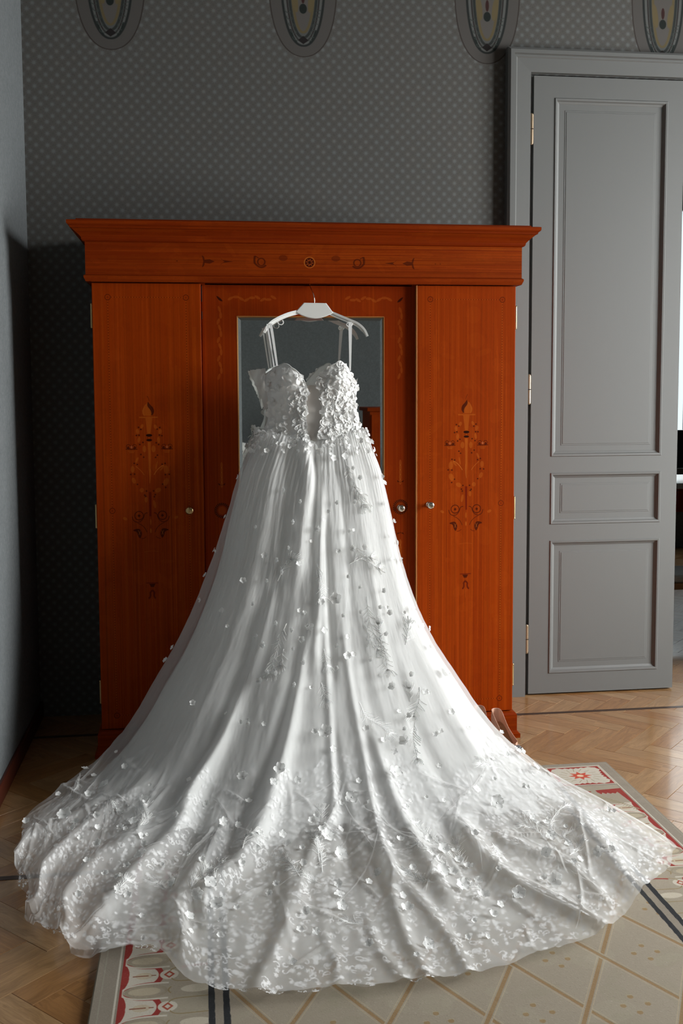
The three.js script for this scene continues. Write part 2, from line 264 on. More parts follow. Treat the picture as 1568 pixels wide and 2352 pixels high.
const hWood = phys({ map: hTex, roughness: 0.5, specularIntensity: 0.14 });
const [vCan] = woodCanvas(512, 1024, true, BASE, 0.8), vTex = texture(vCan); vTex.repeat.set(1.6, 0.6);
const vWood = phys({ map: vTex, roughness: 0.5, specularIntensity: 0.14 });
const brass = std({ color: 0xc2a878, roughness: 0.28, metalness: 1 });
const nickel = std({ color: 0xd8d4c6, roughness: 0.16, metalness: 1 });

function inlayDoor(w, h, cx, mirrored) {            // marquetry of a side door, in millimetres from the middle of the door and from the floor
  const Wp = 512, Hp = 2048, [c, x] = woodCanvas(Wp, Hp, true, BASE, 1.3), sx = Wp / w, sy = Hp / h, y0 = 0.112;
  const X = (m) => (mirrored ? -m : m) * sx + Wp / 2, Y = (m) => Hp - (m - y0) * sy;
  const zx = (a) => X((a - 698) * 0.00028), zy = (b) => Y(1.497 - b * 0.00028), k = 0.00028 * sx, kv = 0.00028 * sy;
  const line = (col, lw, ...pts) => { x.strokeStyle = col; x.lineWidth = lw * k; x.beginPath(); x.moveTo(zx(pts[0][0]), zy(pts[0][1])); for (let i = 1; i < pts.length; i++) { const p = pts[i]; p.length === 4 ? x.quadraticCurveTo(zx(p[0]), zy(p[1]), zx(p[2]), zy(p[3])) : x.lineTo(zx(p[0]), zy(p[1])); } x.stroke(); };
  const poly = (col, ...pts) => { x.fillStyle = col; x.beginPath(); pts.forEach((p, i) => (p.length === 4 ? x.quadraticCurveTo(zx(p[0]), zy(p[1]), zx(p[2]), zy(p[3])) : i ? x.lineTo(zx(p[0]), zy(p[1])) : x.moveTo(zx(p[0]), zy(p[1])))); x.fill(); };
  const oval = (col, a, b, rx, ry, rot = 0) => { x.fillStyle = col; x.beginPath(); x.ellipse(zx(a), zy(b), rx * k, ry * kv, mirrored ? -rot : rot, 0, 7); x.fill(); };
  const ring = (col, lw, a, b, r) => { x.strokeStyle = col; x.lineWidth = lw * k; x.beginPath(); x.ellipse(zx(a), zy(b), r * k, r * kv, 0, 0, 7); x.stroke(); };
  // corner roundels and dotted stringing
  const ax = -0.1565, bx = 0.1535, t = 1.884, m = 1.022, bo = 0.169;
  const dots = (p, q) => { const n = Math.round(Math.hypot(q[0] - p[0], q[1] - p[1]) / 0.0055); for (let i = 0; i < n; i++) { const f = (i + 0.5) / n, px = X(p[0] + (q[0] - p[0]) * f), py = Y(p[1] + (q[1] - p[1]) * f); x.fillStyle = i % 2 ? 'rgba(70,18,2,0.75)' : 'rgba(208,134,60,0.35)'; x.fillRect(px - 1.6, py - 1.4, 3.2, 2.8); } };
  dots([ax + 0.012, t], [bx - 0.012, t]); dots([ax + 0.012, bo], [bx - 0.012, bo]); dots([ax, t - 0.013], [ax, bo + 0.013]); dots([bx, t - 0.013], [bx, m + 0.013]); dots([bx, m - 0.013], [bx, bo + 0.013]);
  for (const [px, py] of [[ax, t], [bx, t], [bx, m], [ax, bo], [bx, bo]]) { x.fillStyle = BASE; x.strokeStyle = 'rgba(66,16,2,0.8)'; x.lineWidth = 0.0022 * sx; x.beginPath(); x.ellipse(X(px), Y(py), 0.0108 * sx, 0.0108 * sy, 0, 0, 7); x.fill(); x.stroke(); x.fillStyle = 'rgba(80,20,3,0.35)'; x.beginPath(); x.ellipse(X(px), Y(py), 0.004 * sx, 0.004 * sy, 0, 0, 7); x.fill(); }
  // torch with flame, garlands and scrolls
  line(DARK, 5, [690, 105], [690, 70, 716, 35]);
  poly(PALE, [650, 320], [620, 230, 715, 130], [760, 180, 792, 240], [795, 300, 765, 320]);
  poly(DARK, [650, 312], [600, 260, 640, 195], [680, 160, 705, 115], [735, 170, 690, 215], [650, 260, 665, 312]);
  line(PALE, 10, [735, 150], [800, 230, 765, 312]);
  poly(PALE, [570, 330], [838, 330], [838, 350], [750, 352], [722, 585], [680, 585], [648, 352], [570, 350]);
  for (const [a, b] of [[545, 490], [583, 512], [815, 515], [848, 485], [517, 610], [553, 600], [843, 600], [880, 602], [600, 712], [565, 738], [790, 705], [835, 735], [585, 893], [612, 925], [783, 920], [822, 880], [478, 1015], [520, 1025], [877, 1025], [920, 1008], [420, 1175], [478, 1178], [918, 1165], [972, 1168], [518, 1318], [475, 1367], [880, 1315], [650, 1415], [627, 1470], [752, 1415], [778, 1475], [640, 1500], [765, 1495]]) oval(DARK, a, b, 12, 11);
  for (const [a, b, r, s, o] of [[605, 480, 22, 36, 0.5], [540, 550, 24, 38, -0.2], [565, 670, 22, 45, 0.1], [862, 545, 24, 40, 0.2], [845, 665, 20, 45, -0.2], [800, 470, 20, 34, -0.5], [462, 1105, 34, 62, 0.1], [470, 1285, 36, 60, -0.5], [585, 1405, 44, 34, 0.4], [945, 1095, 28, 50, 0], [930, 1260, 28, 46, 0.4], [880, 960, 16, 46, -0.5], [820, 1400, 30, 34, -0.3], [520, 1080, 14, 50, -0.7], [600, 1040, 10, 60, -0.2], [640, 800, 30, 50, 0], [770, 800, 26, 50, 0], [330, 1810, 30, 20, 0.5], [1065, 1815, 34, 22, -0.4], [760, 1540, 22, 44, 0], [640, 1610, 20, 60, 0.2]]) oval('rgba(214,130,50,0.26)', a, b, r, s, o);
  line('rgba(220,146,70,0.5)', 9, [500, 1040], [590, 1080, 640, 1180]); line('rgba(220,146,70,0.4)', 7, [900, 1050], [820, 1110, 780, 1180]); line('rgba(220,146,70,0.4)', 6, [690, 1090], [680, 1180, 705, 1300]);
  oval('rgba(34,8,2,0.92)', 700, 603, 44, 21); oval('rgba(34,8,2,0.92)', 700, 672, 41, 16); line(DARK, 5, [678, 625], [678, 655]); line(DARK, 5, [722, 625], [722, 655]);
  for (const o of [0, 508]) { line(DARK, 11, [362 + o, 803], [530 + o, 801]); ring(DARK, 7, 402 + o, 764, 30); ring(DARK, 7, 490 + o, 764, 30); oval(DARK, 398 + o, 776, 14, 18); oval(DARK, 494 + o, 776, 14, 18); oval('rgba(190,104,66,0.7)', 446 + o, 772, 18, 20); line(PALE, 8, [400 + o, 830], [495 + o, 830]); line('rgba(214,138,58,0.35)', 7, [412 + o, 850], [482 + o, 850]); }
  poly('rgba(214,130,50,0.3)', [676, 700], [722, 700], [716, 1100], [700, 1330], [686, 1100]);
  poly('rgba(104,22,4,0.85)', [682, 1430], [718, 1430], [716, 1785], [690, 1790]);
  for (const s of [1, -1]) {
    const q = (a) => 698 + s * (a - 698);
    ring(DARK, 11, q(530), 1775, 62); poly(DARK, [q(530), 1752], [q(552), 1776], [q(530), 1800], [q(508), 1776]);
    line(DARK, 9, [q(432), 1785], [q(440), 1880, q(530), 1868], [q(585), 1850, q(602), 1780], [q(612), 1730, q(655), 1738]);
    line(DARK, 7, [q(500), 1880], [q(610), 1920, q(640), 2022]);
    poly(DARK, [q(445), 1985], [q(520), 1950, q(545), 1985], [q(585), 2040, q(540), 2110], [q(510), 2090, q(500), 2030], [q(490), 2000, q(450), 2000]);
    line('rgba(206,120,50,0.8)', 4, [q(515), 1990], [q(545), 2060]); line('rgba(206,120,50,0.8)', 4, [q(548), 1995], [q(520), 2060]);
    line('rgba(90,22,4,0.7)', 9, [q(560), 2115], [q(600), 2115, q(628), 2085]); line('rgba(90,22,4,0.5)', 4, [q(688), 1925], [q(688), 1955]);
  }
  oval(PALE, 700, 1870, 12, 44); oval('rgba(214,138,58,0.4)', 700, 2000, 10, 34);
  line('rgba(200,120,46,0.35)', 5, [600, 2310], [700, 2290, 800, 2310]);
  line('rgba(104,26,5,0.85)', 14, [610, 2776], [782, 2772]); poly(DARK, [648, 2785], [738, 2785], [714, 2834], [672, 2834]);
  line('rgba(88,22,4,0.85)', 24, [648, 3004], [680, 2985, 668, 2920], [690, 2855, 726, 2920], [715, 2985, 752, 3004]); line(PALE, 6, [698, 3010], [698, 3140]);
  return c;
}
{
  const wr = thing('wardrobe', 'orange-brown three-door wardrobe with dark inlays and a mirror in the middle', 'wardrobe');
  // carcass
  mesh('side_panel', boxUV(box(-0.87, -0.848, 0.1, 1.95, -0.545, -0.024)), vWood, wr);
  mesh('side_panel', boxUV(box(0.848, 0.87, 0.1, 1.95, -0.545, -0.024)), vWood, wr);
  mesh('back_panel', boxUV(box(-0.848, 0.848, 0.1, 1.95, -0.545, -0.53)), vWood, wr);
  mesh('partition', boxUV(merge([box(-0.452, -0.425, 0.1, 1.945, -0.5, -0.026), box(0.433, 0.452, 0.1, 1.945, -0.5, -0.026), box(-0.848, 0.848, 0.1, 0.112, -0.53, -0.03)])), vWood, wr);
  // plinth
  const front = [[-0.89, -0.545], [-0.89, 0.022], [0.89, 0.022], [0.89, -0.545]].map(([a, b]) => [a, b]);
  const pl = mesh('plinth', merge([sweep([[0, 0.0], [0.012, 0.0], [0.012, 0.018], [0.003, 0.024], [0, 0.03], [0, 0.099], [-0.006, 0.108], [-0.04, 0.110]], front), boxUV(box(-0.86, 0.86, 0.001, 0.1, -0.54, -0.01))]), hWood, wr);
  // frieze with inlays
  {
    const [c, x] = woodCanvas(2048, 256, false, '#782600', 1.3), w = 1.79, h = 0.165, y0 = 1.944, X = (m) => (m + w / 2) / w * 2048, Y = (m) => (1 - (m - y0) / h) * 256, s = 2048 / w, v = 256 / h;
    x.strokeStyle = x.fillStyle = 'rgba(56,14,3,0.62)'; const cy = 2.028;
    for (const k of [-1, 1]) {
      const at = (m) => X(0.0 + k * m);
      x.lineWidth = 0.006 * s; x.beginPath(); x.ellipse(at(0.197), Y(cy), 0.0145 * s, 0.0145 * v, 0, 0, 7); x.stroke();
      x.lineWidth = 0.0085 * s; x.beginPath(); x.moveTo(at(0.178), Y(cy - 0.012)); x.quadraticCurveTo(at(0.2), Y(cy - 0.034), at(0.224), Y(cy - 0.004)); x.quadraticCurveTo(at(0.226), Y(cy + 0.014), at(0.222), Y(cy + 0.024)); x.stroke();
      x.lineWidth = 0.004 * s; x.beginPath(); x.moveTo(at(0.222), Y(cy + 0.024)); x.lineTo(at(0.208), Y(cy + 0.016)); x.stroke();
      x.beginPath(); x.moveTo(at(0.31), Y(cy)); x.lineTo(at(0.355), Y(cy + 0.006)); x.lineTo(at(0.365), Y(cy + 0.018)); x.lineTo(at(0.35), Y(cy + 0.003)); x.lineTo(at(0.345), Y(cy)); x.lineTo(at(0.35), Y(cy - 0.003)); x.lineTo(at(0.365), Y(cy - 0.018)); x.lineTo(at(0.355), Y(cy - 0.006)); x.fill();
      x.beginPath(); x.moveTo(at(0.385), Y(cy)); x.lineTo(at(0.405), Y(cy + 0.009)); x.lineTo(at(0.425), Y(cy + 0.006)); x.quadraticCurveTo(at(0.425), Y(cy + 0.02), at(0.436), Y(cy + 0.024)); x.lineTo(at(0.43), Y(cy)); x.lineTo(at(0.436), Y(cy - 0.024)); x.quadraticCurveTo(at(0.425), Y(cy - 0.02), at(0.425), Y(cy - 0.006)); x.lineTo(at(0.405), Y(cy - 0.009)); x.fill();
      x.fillRect(at(0.53) - 9, Y(cy) - 2, 6, 4); x.fillRect(at(0.54) + 3, Y(cy) - 2, 6, 4);
      x.fillStyle = 'rgba(70,18,3,0.4)'; x.beginPath(); x.ellipse(at(0.108), Y(cy + 0.017), 0.018 * s, 0.012 * v, 0, 0, 7); x.fill(); x.fillStyle = 'rgba(56,14,3,0.62)';
    }
    x.lineWidth = 0.004 * s; x.strokeStyle = 'rgba(200,124,52,0.6)'; x.beginPath(); x.ellipse(X(0), Y(cy), 0.0215 * s, 0.0215 * v, 0, 0, 7); x.stroke();
    x.fillStyle = 'rgba(50,12,3,0.9)'; x.beginPath(); x.ellipse(X(0), Y(cy), 0.018 * s, 0.018 * v, 0, 0, 7); x.fill();
    x.fillStyle = 'rgba(160,72,24,0.95)'; for (let a = 0; a < 8; a++) { const t = a * Math.PI / 4 + 0.2; x.beginPath(); x.ellipse(X(0) + Math.cos(t) * 0.0105 * s, Y(cy) + Math.sin(t) * 0.0105 * v, 0.0058 * s, 0.002 * v, t, 0, 7); x.fill(); }
    const fz = mesh('frieze', wallUVrange(box(-0.895, 0.895, 1.946, 2.11, -0.54, 0.016), -0.895, 0.895, 1.944, 2.109), wood(c), wr);
  }
  const fpath = [[-0.895, -0.54], [-0.895, 0.016], [0.895, 0.016], [0.895, -0.54]];
  mesh('lip_moulding', merge([sweep([[0, 1.972], [0.007, 1.968], [0.0075, 1.963], [0.006, 1.958], [0.004, 1.954], [0.0, 1.945]].map(([a, b]) => [a, b]), fpath), boxUV(box(-0.875, 0.875, 1.944, 1.947, -0.54, 0.012))]), hWood, wr);
  mesh('cornice', merge([sweep([[0, 2.10], [0.009, 2.104], [0.012, 2.109], [0.013, 2.116], [0.02, 2.124], [0.033, 2.136], [0.045, 2.146], [0.052, 2.149], [0.053, 2.155], [0.060, 2.160], [0.063, 2.164], [0.063, 2.176], [0.055, 2.178], [0.03, 2.179], [0.03, 2.186], [0.0, 2.187]], fpath), boxUV(box(-0.9, 0.9, 2.105, 2.1865, -0.54, 0.02))]), hWood, wr);
  // side doors
  function sideDoor(x0, x1, cx, mirrored) {
    const g = rbox(x0, x1, 0.113, 1.941, -0.022, 0, 0.003);
    return mesh('door', wallUVrange(g, x0, x1, 0.112, 1.942), wood(inlayDoor(x1 - x0, 1.83, cx, mirrored)), wr);
  }
  const dl = sideDoor(-0.875, -0.443, -0.6575, true), dr = sideDoor(0.452, 0.875, 0.6575, false);
  mesh('edge_strip', rbox(0.4475, 0.4515, 0.113, 1.941, -0.022, 0.0006, 0.0008), std({ color: 0xc07a3c, roughness: 0.5 }), dr);
  // middle door: frame toned darker and redder than the side doors, around a bevelled mirror
  {
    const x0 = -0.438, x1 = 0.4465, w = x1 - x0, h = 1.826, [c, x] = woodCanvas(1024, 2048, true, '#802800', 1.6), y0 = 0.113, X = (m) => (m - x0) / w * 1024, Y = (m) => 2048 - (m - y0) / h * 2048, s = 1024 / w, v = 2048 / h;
    const leafy = (px, py, rot, k) => { x.fillStyle = k; x.beginPath(); x.ellipse(X(px), Y(py), 0.013 * s, 0.0055 * v, rot, 0, 7); x.fill(); };
    const pal = 'rgba(176,92,30,0.4)';
    for (const k of [-1, 1]) {
      const mx = 0.008 + k * 0.376;
      x.fillStyle = 'rgba(44,10,2,0.9)'; x.beginPath(); x.moveTo(X(mx + k * 0.012), Y(1.894)); x.quadraticCurveTo(X(mx + k * 0.004), Y(1.872), X(mx - k * 0.014), Y(1.872)); x.quadraticCurveTo(X(mx - k * 0.006), Y(1.888), X(mx + k * 0.012), Y(1.894)); x.fill();
      for (let i = 0; i < 9; i++) leafy(0.008 + k * (0.33 - 0.022 * i), 1.884 + 0.006 * Math.sin(i * 1.7), k * (0.5 - (i % 3) * 0.5), pal);
      for (let i = 0; i < 12; i++) leafy(mx + 0.006 * Math.sin(i * 2.1), 1.84 - 0.025 * i, 1.2 + (i % 3) * 0.35, pal);
      for (let i = 0; i < 5; i++) leafy(mx, 1.2 - 0.02 * i, 1.57, 'rgba(190,112,44,0.35)');
      for (let i = 0; i < 8; i++) leafy(mx, 0.86 - 0.022 * i, 1.57, 'rgba(190,112,44,0.4)');
      x.strokeStyle = 'rgba(60,14,3,0.85)'; x.lineWidth = 0.010 * s; x.beginPath(); x.ellipse(X(mx), Y(1.012), 0.027 * s, 0.027 * v, 0, 0, 7); x.stroke();
      x.strokeStyle = 'rgba(150,70,26,0.9)'; x.lineWidth = 0.0018 * s; for (let a = 0; a < 24; a++) { const t = a * Math.PI / 12; x.beginPath(); x.moveTo(X(mx) + Math.cos(t) * 0.023 * s, Y(1.012) + Math.sin(t) * 0.023 * v); x.lineTo(X(mx) + Math.cos(t + 0.1) * 0.032 * s, Y(1.012) + Math.sin(t + 0.1) * 0.032 * v); x.stroke(); }
      x.fillStyle = 'rgba(150,62,18,0.8)'; x.beginPath(); x.ellipse(X(mx), Y(1.012), 0.016 * s, 0.016 * v, 0, 0, 7); x.fill();
      x.fillStyle = 'rgba(46,10,2,0.9)'; for (const [yy, d] of [[1.121, 1], [0.899, -1]]) for (const q of [-1, 1]) { x.beginPath(); x.moveTo(X(mx), Y(yy - 0.006 * d)); x.lineTo(X(mx + q * 0.015), Y(yy + 0.006 * d)); x.lineTo(X(mx + q * 0.011), Y(yy - 0.004 * d)); x.lineTo(X(mx + q * 0.003), Y(yy - 0.001)); x.fill(); }
    }
    const M = { x0: -0.298, x1: 0.316, y0: 0.33, y1: 1.813 }, sh = new THREE.Shape([[x0, 0.113], [x1, 0.113], [x1, 1.938], [x0, 1.938]].map((p) => new THREE.Vector2(...p)));
    sh.holes.push(new THREE.Path([[M.x0, M.y0], [M.x0, M.y1], [M.x1, M.y1], [M.x1, M.y0]].map((p) => new THREE.Vector2(...p))));
    const g = new THREE.ExtrudeGeometry(sh, { depth: 0.022, bevelEnabled: false }); g.translate(0, 0, -0.044);
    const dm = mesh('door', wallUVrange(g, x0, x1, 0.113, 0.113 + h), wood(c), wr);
    const mirrorMat = std({ color: 0xd4d8d6, roughness: 0.015, metalness: 1 });
    mesh('mirror', panelGeo(M.x0, M.x1, M.y0, M.y1, [[0, -0.0325], [0.017, -0.0295], [0.0175, -0.0295]]), mirrorMat, dm);
    mesh('mirror_backing', box(M.x0, M.x1, M.y0, M.y1, -0.044, -0.0335), vWood, dm);
    mesh('mirror_beading', merge([box(M.x0, M.x0 + 0.002, M.y0, M.y1, -0.033, -0.0215), box(M.x1 - 0.002, M.x1, M.y0, M.y1, -0.033, -0.0215), box(M.x0, M.x1, M.y1 - 0.002, M.y1, -0.033, -0.0215), box(M.x0, M.x1, M.y0, M.y0 + 0.002, -0.033, -0.0215)]), std({ color: 0xb67838, roughness: 0.5 }), dm);
    knob(dm, 0.382, 1.009, -0.022, nickel);
    for (const [a, b] of [[1.87, 1.935], [1.80, 1.83]]) mesh('lock_plate', rbox(-0.4405, -0.4375, a, b, -0.03, -0.019, 0.001), std({ color: 0x1c120c, roughness: 0.5, metalness: 0.6 }), dm);
  }
  function knob(parent, x, y, z, m) {
    const pts = [[0, 0], [0.0125, 0], [0.0125, 0.003], [0.006, 0.005], [0.0055, 0.019], [0.009, 0.0225], [0.0145, 0.027], [0.0165, 0.033], [0.0155, 0.0385], [0.011, 0.0425], [0.0065, 0.0438], [0.0062, 0.0428], [0.0045, 0.0428], [0, 0.0436]].map((p) => new THREE.Vector2(...p));
    const g = new THREE.LatheGeometry(pts, 32); g.rotateX(Math.PI / 2); g.translate(x, y, z); return mesh('knob', g, m, parent);
  }
  knob(dl, -0.502, 1.02, 0, brass); knob(dr, 0.503, 1.022, 0, nickel);
  for (const [d, x] of [[dl, -0.8775], [dr, 0.8775]]) for (const y of [1.81, 1.0, 0.27]) mesh('hinge', merge([new THREE.CylinderGeometry(0.0045, 0.0045, 0.085, 12).translate(x, y, -0.006), new THREE.SphereGeometry(0.005, 8, 6).translate(x, y + 0.045, -0.006), new THREE.SphereGeometry(0.005, 8, 6).translate(x, y - 0.045, -0.006)]), brass, d);
}
function wallUVrange(g, x0, x1, y0, y1) { const p = g.attributes.position, uv = new Float32Array(p.count * 2); for (let i = 0; i < p.count; i++) { uv[2 * i] = (p.getX(i) - x0) / (x1 - x0); uv[2 * i + 1] = (p.getY(i) - y0) / (y1 - y0); } g.setAttribute('uv', new THREE.BufferAttribute(uv, 2)); return g; }
// ---------------------------------------------------------------- rug
{
  const RX0 = -0.735, RX1 = 1.143, RZ0 = 0.398, RZ1 = 3.1, w = RX1 - RX0, d = RZ1 - RZ0, Wp = 1400, Hp = 2014;
  const [c, x] = canvas(Wp, Hp), s = Wp / w, X = (m) => (m - RX0) * s, Y = (m) => (m - RZ0) * s;
  const [bc, bx] = canvas(Wp, Hp); bx.fillStyle = '#808080'; bx.fillRect(0, 0, Wp, Hp);
  const BEIGE = '#857b6d', CREAM = '#958a79', RED = '#862017', BLACK = '#15161a', BROWN = '#8a6f4c', WHITE = '#b9b1a2', GREY = '#8f8a7a';
  x.fillStyle = BEIGE; x.fillRect(0, 0, Wp, Hp);
  const rect = (col, a, b, e, f) => { x.fillStyle = col; x.fillRect(X(a), Y(e), X(b) - X(a), Y(f) - Y(e)); };
  const L = -0.672, R = 1.09, T = 0.438, Bm = 3.06;
  // plain outer band with a pale seam
  x.strokeStyle = WHITE; x.lineWidth = 0.005 * s; x.strokeRect(X(L - 0.008), Y(T - 0.008), (R - L + 0.016) * s, (Bm - T + 0.016) * s);
  x.strokeStyle = GREY; x.lineWidth = 0.0025 * s; x.strokeRect(X(L - 0.045), Y(T - 0.024), (R - L + 0.09) * s, (Bm - T + 0.048) * s);
  rect(CREAM, L, R, T, Bm);
  // field
  const FL = -0.407, FR = 0.835, FT = 0.672;
  x.save(); x.beginPath(); x.rect(X(FL), Y(FT), (FR - FL) * s, (Bm - 0.24 - FT) * s); x.clip();
  rect(CREAM, FL, FR, FT, Bm);
  for (let i = -14; i < 14; i++) for (const k of [-1, 1]) {
    const x0 = 0.582 + i * 0.246, a = [X(x0 - k * 0.123 * 12), Y(1.763 - 0.22 * 12)], b = [X(x0 + k * 0.123 * 12), Y(1.763 + 0.22 * 12)];
    for (const [col, lw, o] of [['#a99a80', 0.0225, 0], [CREAM, 0.0185, 0], [BROWN, 0.0105, 0]]) { x.strokeStyle = bx.strokeStyle = col; x.lineWidth = lw * s; x.beginPath(); x.moveTo(a[0] + o, a[1]); x.lineTo(b[0] + o, b[1]); x.stroke(); }
    bx.strokeStyle = '#606060'; bx.lineWidth = 0.012 * s; bx.beginPath(); bx.moveTo(...a); bx.lineTo(...b); bx.stroke();
  }
  for (let i = -8; i < 8; i++) for (let j = -6; j < 6; j++) for (const h of [0, 1]) {
    const cx = 0.705 + (i + h / 2) * 0.246, cz = 1.763 + (j + h / 2) * 0.44;
    for (const [a, b] of [[-0.031, 0], [0.032, 0], [0, -0.034], [0, 0.031]]) { x.fillStyle = '#8c7450'; x.beginPath(); x.ellipse(X(cx + a + rr(-0.003, 0.003)), Y(cz + b), 0.0075 * s, 0.008 * s, 0.4, 0, 7); x.fill(); x.fillStyle = '#9d9179'; x.fillRect(X(cx + a - 0.007), Y(cz + b - 0.009), 0.014 * s, 0.003 * s); }
  }
  x.restore();
  // paired black lines round the field
  for (const [a, b] of [[0.864, 0.881], [0.826, 0.842], [-0.452, -0.436], [-0.416, -0.400]]) {
    x.fillStyle = BLACK; x.beginPath(); const n = 220; for (let i = 0; i <= n; i++) x.lineTo(X(a + rr(-0.0012, 0.0012)), Y(0.628 + (Bm - 0.628) * i / n)); for (let i = n; i >= 0; i--) x.lineTo(X(b + rr(-0.0012, 0.0012)), Y(0.628 + (Bm - 0.628) * i / n)); x.fill();
  }
  rect(BLACK, -0.44, 0.881, 0.622, 0.634); rect(BLACK, -0.44, 0.84, 0.655, 0.667);
  rect(BEIGE, 0.842, 0.864, 0.634, Bm); rect(BEIGE, -0.436, -0.416, 0.634, Bm);
  // side borders: bells between red tongues and long lobes
  function sideBorder(xo, xi, z0) {
    const dir = Math.sign(xi - xo), wd = Math.abs(xi - xo), P = (t) => X(xo + dir * t * wd), per = 0.1405;
    x.save(); x.beginPath(); x.rect(Math.min(X(xo), X(xi)), Y(z0), wd * s, (Bm - z0) * s); x.clip();
    rect(CREAM, Math.min(xo, xi), Math.max(xo, xi), z0, Bm);
    for (let k = -1; k < 18; k++) {
      const z = z0 + 0.115 + k * per * 1.0, zc = z + 0.07;
      // red tongue around the bell
      x.fillStyle = RED; x.beginPath(); x.moveTo(P(-0.02), Y(z - 0.012)); x.quadraticCurveTo(P(0.1), Y(z + 0.032), P(0.30), Y(z + 0.031)); x.lineTo(P(0.45), Y(z + 0.036)); x.quadraticCurveTo(P(0.53), Y(zc), P(0.45), Y(zc + 0.034)); x.lineTo(P(0.30), Y(zc + 0.039)); x.quadraticCurveTo(P(0.1), Y(zc + 0.038), P(-0.02), Y(zc + 0.082)); x.fill();
      x.fillStyle = WHITE; x.beginPath(); x.moveTo(P(0.05), Y(zc - 0.05)); x.quadraticCurveTo(P(0.16), Y(zc - 0.031), P(0.38), Y(zc - 0.03)); x.quadraticCurveTo(P(0.48), Y(zc), P(0.38), Y(zc + 0.03)); x.quadraticCurveTo(P(0.16), Y(zc + 0.031), P(0.05), Y(zc + 0.05)); x.quadraticCurveTo(P(0.1), Y(zc + 0.02), P(0.085), Y(zc)); x.quadraticCurveTo(P(0.1), Y(zc - 0.02), P(0.05), Y(zc - 0.05)); x.fill();
      x.fillStyle = '#b3a48d'; x.beginPath(); x.ellipse(P(0.26), Y(zc), 0.1 * wd * s, 0.015 * s, 0, 0, 7); x.fill();
      x.fillStyle = '#7a4a34'; x.fillRect(P(0.22) - 0.02 * s, Y(zc) - 0.0022 * s, 0.04 * s, 0.0044 * s); x.fillRect(P(0.37) - 0.006 * s, Y(zc) - 0.0018 * s, 0.012 * s, 0.0036 * s);
      // lozenge at the tip
      x.fillStyle = WHITE; x.beginPath(); x.ellipse(P(0.55), Y(zc), 0.024 * s, 0.022 * s, 0, 0, 7); x.fill();
      x.strokeStyle = '#96402c'; x.lineWidth = 0.005 * s; x.beginPath(); x.moveTo(P(0.50), Y(zc)); x.lineTo(P(0.55), Y(zc - 0.013)); x.lineTo(P(0.60), Y(zc)); x.lineTo(P(0.55), Y(zc + 0.013)); x.closePath(); x.stroke();
      // lobe between the bells
      const zl = z + 0.0;
      x.strokeStyle = WHITE; x.lineWidth = 0.007 * s; x.beginPath(); x.moveTo(P(0.55), Y(zl - 0.033)); x.quadraticCurveTo(P(0.02), Y(zl - 0.04), P(0.02), Y(zl)); x.quadraticCurveTo(P(0.02), Y(zl + 0.04), P(0.55), Y(zl + 0.033)); x.stroke();
      x.fillStyle = '#a89b84'; x.beginPath(); x.ellipse(P(0.28), Y(zl), 0.18 * wd * s, 0.019 * s, 0, 0, 7); x.fill();
      x.strokeStyle = '#8b7f6a'; x.lineWidth = 0.002 * s; for (const q of [0.018, 0.024, 0.029]) { x.beginPath(); x.ellipse(P(0.3), Y(zl), (0.18 + q * 2) * wd * s, q * s, 0, 0, 7); x.stroke(); }
      x.strokeStyle = '#84724f'; x.lineWidth = 0.0035 * s; x.beginPath(); x.moveTo(P(1.0), Y(zc - 0.034)); x.lineTo(P(0.68), Y(zc - 0.032)); x.quadraticCurveTo(P(0.58), Y(zc - 0.03), P(0.56), Y(zc - 0.016)); x.moveTo(P(1.0), Y(zc + 0.032)); x.lineTo(P(0.72), Y(zc + 0.034)); x.quadraticCurveTo(P(0.6), Y(zc + 0.034), P(0.58), Y(zc + 0.018)); x.moveTo(P(0.58), Y(zl - 0.014)); x.quadraticCurveTo(P(0.52), Y(zl), P(0.58), Y(zl + 0.014)); x.stroke();
      x.fillStyle = '#b5ab99'; x.beginPath(); x.ellipse(P(0.86), Y(zl), 0.17 * wd * s, 0.017 * s, 0, 0, 7); x.fill();
      if (k % 2) { x.strokeStyle = RED; x.lineWidth = 0.006 * s; x.beginPath(); x.moveTo(P(1), Y(zl + 0.034)); x.quadraticCurveTo(P(0.8), Y(zl + 0.034), P(0.68), Y(zl + 0.042)); x.stroke(); }
    }
    rect(RED, Math.min(xo, xo + dir * 0.006), Math.max(xo, xo + dir * 0.006), z0, Bm);
    x.restore();
  }
  sideBorder(R, 0.881, 0.80); sideBorder(L, -0.452, 0.80);
  // panel below the corner square: feather and jagged red
  for (const [xo, dir] of [[R, -1], [L, 1]]) {
    const P = (t) => X(xo + dir * t);
    x.fillStyle = RED; x.beginPath(); x.moveTo(P(0), Y(0.668)); x.lineTo(P(0.10), Y(0.676)); for (let i = 0; i < 8; i++) x.lineTo(P(0.10 - i * 0.009), Y(i % 2 ? 0.715 : 0.695 + i * 0.002)); x.lineTo(P(0.025), Y(0.70)); for (let i = 0; i < 6; i++) x.lineTo(P(0.022 - 0.002 * i), Y(0.715 + i * 0.017 + (i % 2 ? 0.006 : 0))); x.lineTo(P(0), Y(0.825)); x.fill();
    x.fillStyle = RED; x.fillRect(Math.min(P(0.12), P(0.145)), Y(0.682), 0.025 * s, 0.007 * s); x.fillRect(Math.min(P(0.19), P(0.205)), Y(0.69), 0.015 * s, 0.006 * s); x.fillRect(Math.min(P(0.12), P(0.165)), Y(0.83), 0.04 * s, 0.006 * s);
    x.strokeStyle = '#8d8268'; x.lineWidth = 0.003 * s;
